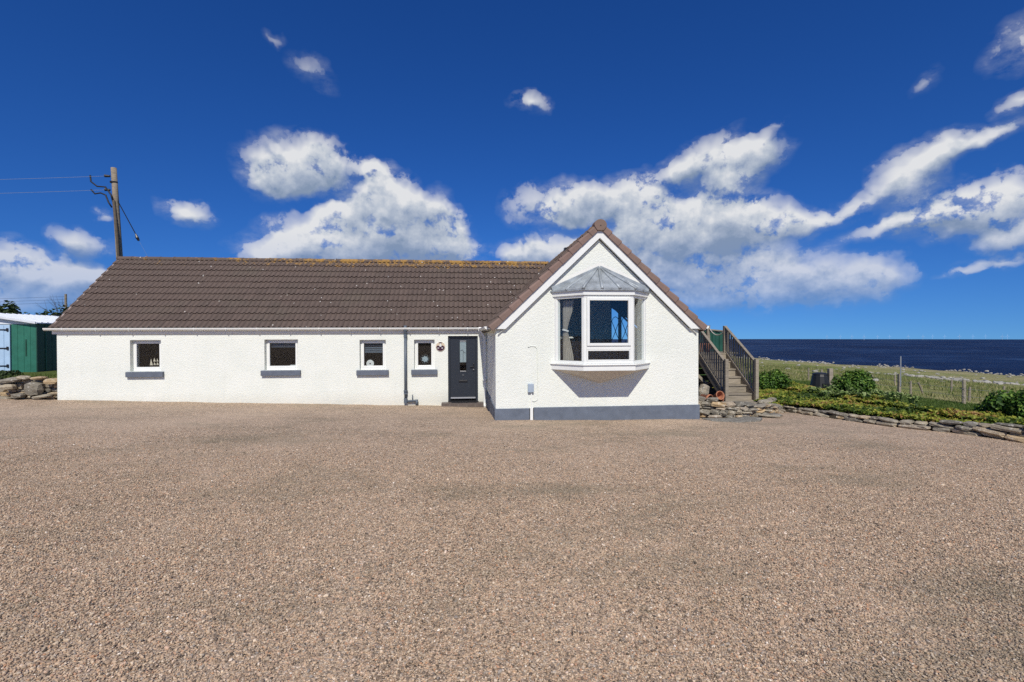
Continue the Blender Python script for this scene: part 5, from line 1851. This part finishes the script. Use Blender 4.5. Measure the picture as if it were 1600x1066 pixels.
obj('stay_wire', MB().tube([top + Vector((.15, -.05, -1.5)), top + Vector((.80, .3, -3.15))], .022, 6), M['cable'], up_)
obj('stay_insulator', MB().tube([top + Vector((.78, .3, -3.1)), top + Vector((.84, .3, -3.28)), top + Vector((.90, .33, -3.42))], [.03, .075, .05], 8), M['blackmetal'], up_)
obj('stay_wire', MB().tube([top + Vector((.9, .33, -3.42)), (PX + 2.2, PY + 1.2, 3.0)], .004, 6), M['wire'], up_)
for k, p in enumerate((a1, a2)):
    q = p + Vector((-60, -6, -2.2 + k * .3))
    pts = []
    for i in range(25):
        t = i / 24
        pp = p.lerp(q, t)
        pp.z -= 1.0 * 4 * t * (1 - t)
        pts.append(pp)
    wr = obj('overhead_wire', MB().tube(pts, .006, 5), M['wire'])
    tag(wr, ['upper overhead wire running left from the pole top', 'lower overhead wire running left from the pole top'][k], 'wire')
fp = obj('distant_pole', MB().tube([(-36, 49.7, 1.0), (-36, 49.7, 7.4)], [.15, .12], 8), M['polewood'])
tag(fp, 'small distant pole showing over the cottage verge at left', 'pole')
mb = MB()
trd = random.Random(5)
def twig(p, d, L, r, depth):
    q = p + d * L
    mb.tube([p, p.lerp(q, .5) + Vector((trd.uniform(-.1, .1), 0, trd.uniform(-.05, .1))) * L * .4, q], [r, r * .8, r * .55], 5)
    if depth:
        for k in range(3):
            dd = (d + Vector((trd.uniform(-.8, .8), trd.uniform(-.5, .5), trd.uniform(-.1, .6)))).normalized()
            twig(p.lerp(q, trd.uniform(.45, 1)), dd, L * trd.uniform(.5, .8), r * .55, depth - 1)
for k in range(4):
    twig(Vector((-25.5 + k * .5, 35, 1.0)), Vector((trd.uniform(-.25, .35), 0, 1)).normalized(), 2.4, .06, 3)
bt = thing('bare_shrub', 'leafless twiggy shrub beside the cottage verge at left', 'shrub', (-25, 35, 1))
obj('trunk', mb, M['bark'], bt)
for k in range(3):
    pts = []
    p, q = Vector((-36, 49.7, 7.1 - k * .35)), Vector((-120, 52, 9.0 - k * .5))
    for i in range(15):
        t = i / 14
        pp = p.lerp(q, t)
        pp.z -= 1.4 * 4 * t * (1 - t)
        pts.append(pp)
    tag(obj('distant_wire', MB().tube(pts, .011, 4), M['cable']), ['topmost thin wire slung left from the distant pole', 'middle thin wire slung left from the distant pole', 'lowest thin wire slung left from the distant pole'][k], 'wire', 'wires from the distant pole')

# ------------------------------------------------------------------ wind farm on the horizon
def turbine_meshes():
    tw = MB().tube([(0, 0, 0), (0, 0, 95)], [4.2, 2.6], 10).mesh('tower')
    nac = MB().box(-3, 3, -7, 7, 94, 101).mesh('nacelle')
    bl_ = MB()
    for k in range(3):
        a = 2 * math.pi * k / 3 + math.pi / 2
        d0 = Vector((math.cos(a), 0, math.sin(a)))
        s0 = Vector((-math.sin(a), 0, math.cos(a)))
        c0 = Vector((0, -9, 98))
        pts = [c0 + s0 * 2.2, c0 + d0 * 14 + s0 * 3.4, c0 + d0 * 60 + s0 * .7, c0 + d0 * 60 - s0 * .7, c0 + d0 * 14 - s0 * 2.0, c0 - s0 * 2.2]
        vs = [p + Vector((0, t_, 0)) for t_ in (-.6, .6) for p in pts]
        bl_.add(vs, [(0, 1, 2, 3, 4, 5), (11, 10, 9, 8, 7, 6)] + [(i, (i + 1) % 6, 6 + (i + 1) % 6, 6 + i) for i in range(6)])
    rt_ = bl_.mesh('rotor')
    for me in (tw, nac, rt_):
        me.materials.append(M['turbine'])
    return tw, nac, rt_
TW, NAC, ROT = turbine_meshes()
TPX = [1292, 1313, 1331, 1350, 1371, 1390, 1419, 1442, 1457, 1476, 1499, 1520, 1540, 1566, 1574]
for k, px in enumerate(TPX):
    lat = (px - 800) / 776.764
    dist = 9800 + 700 * math.sin(k * 1.7)
    if k in (3, 13):
        dist = 8500
    q = CAM + (d_ + r_ * lat) * dist
    t_ = thing('wind_turbine', 'tiny pale wind turbine on the sea horizon', 'wind turbine', (q.x, q.y, -90), 'offshore wind turbines on the horizon')
    t_['label'] = ['tiny wind turbine on the horizon, number %s from the left of the offshore row' % w for w in ('one', 'two', 'three', 'four', 'five', 'six', 'seven', 'eight', 'nine', 'ten', 'eleven', 'twelve', 'thirteen', 'fourteen', 'fifteen')][k]
    t_.rotation_euler = (0, 0, -math.atan2(q.x - CAM.x, q.y - CAM.y) + .3)
    t_.scale = (.62, .62, .62)
    for nm, me in (('tower', TW), ('nacelle', NAC), ('rotor', ROT)):
        o = bpy.data.objects.new(nm, me)
        col.objects.link(o)
        o.parent = t_

# ------------------------------------------------------------------ loose gravel near the viewer
def loose_gravel():
    rd = np.random.default_rng(99)
    n = 1000000
    dep = rd.uniform(1.9, 11.0, n)
    lat = rd.uniform(-1.25, 1.25, n) * dep
    keep = rd.uniform(0, 1, n) < np.clip(dep / 6.0, 0, 1) * np.clip((11.0 - dep) / 7.0, 0, 1) ** 1.5 * .9
    dep, lat = dep[keep], lat[keep]
    x = CAM.x + r_.x * lat + d_.x * dep
    y = CAM.y + r_.y * lat + d_.y * dep
    z = np.array([gz(a, b) for a, b in zip(x, y)])
    ok = (y < -4.7)
    x, y, z = x[ok], y[ok], z[ok]
    n = len(x)
    me = bpy.data.meshes.new('loose_gravel')
    me.vertices.add(n)
    me.vertices.foreach_set('co', np.stack([x, y, z + rd.uniform(0, .0065, n)], 1).ravel())
    sc_ = np.exp(rd.normal(math.log(.0041), .34, n))
    s3 = np.stack([sc_ * rd.uniform(.9, 1.5, n), sc_ * rd.uniform(.75, 1.1, n), sc_ * rd.uniform(.7, 1.0, n)], 1)
    ro = np.stack([rd.normal(0, .3, n), rd.normal(0, .3, n), rd.uniform(0, 6.283, n)], 1)
    for nm, arr in (('scl', s3), ('rot', ro)):
        at = me.attributes.new(nm, 'FLOAT_VECTOR', 'POINT')
        at.data.foreach_set('vector', arr.ravel())
    o = bpy.data.objects.new('loose_gravel', me)
    col.objects.link(o)
    stuff(o, 'loose pink and grey gravel stones strewn over the yard', 'gravel')
    g = bpy.data.node_groups.new('gravel_scatter', 'GeometryNodeTree')
    g.interface.new_socket('Geometry', in_out='INPUT', socket_type='NodeSocketGeometry')
    g.interface.new_socket('Geometry', in_out='OUTPUT', socket_type='NodeSocketGeometry')
    N = g.nodes
    gi, go = N.new('NodeGroupInput'), N.new('NodeGroupOutput')
    ico = N.new('GeometryNodeMeshIcoSphere')
    ico.inputs['Radius'].default_value = 1.0
    ico.inputs['Subdivisions'].default_value = 2
    nsx = N.new('ShaderNodeTexNoise')
    nsx.inputs['Scale'].default_value = 1.3
    sp = N.new('GeometryNodeSetPosition')
    sub = N.new('ShaderNodeVectorMath')
    sub.operation = 'SUBTRACT'
    sub.inputs[1].default_value = (.5, .5, .5)
    scl = N.new('ShaderNodeVectorMath')
    scl.operation = 'SCALE'
    scl.inputs[3].default_value = .9
    sm = N.new('GeometryNodeSetMaterial')
    sm.inputs['Material'].default_value = M['pebble']
    iop = N.new('GeometryNodeInstanceOnPoints')
    def attr(nm):
        a = N.new('GeometryNodeInputNamedAttribute')
        a.data_type = 'FLOAT_VECTOR'
        a.inputs['Name'].default_value = nm
        return a.outputs[0]
    e2r = N.new('FunctionNodeEulerToRotation')
    L = g.links.new
    L(ico.outputs['Mesh'], sp.inputs['Geometry'])
    L(nsx.outputs['Color'], sub.inputs[0])
    L(sub.outputs[0], scl.inputs[0])
    L(scl.outputs[0], sp.inputs['Offset'])
    L(sp.outputs[0], sm.inputs['Geometry'])
    L(gi.outputs[0], iop.inputs['Points'])
    L(sm.outputs[0], iop.inputs['Instance'])
    L(attr('rot'), e2r.inputs[0])
    L(e2r.outputs[0], iop.inputs['Rotation'])
    L(attr('scl'), iop.inputs['Scale'])
    L(iop.outputs[0], go.inputs[0])
    md = o.modifiers.new('scatter', 'NODES')
    md.node_group = g
loose_gravel()
bpy.context.view_layer.update()
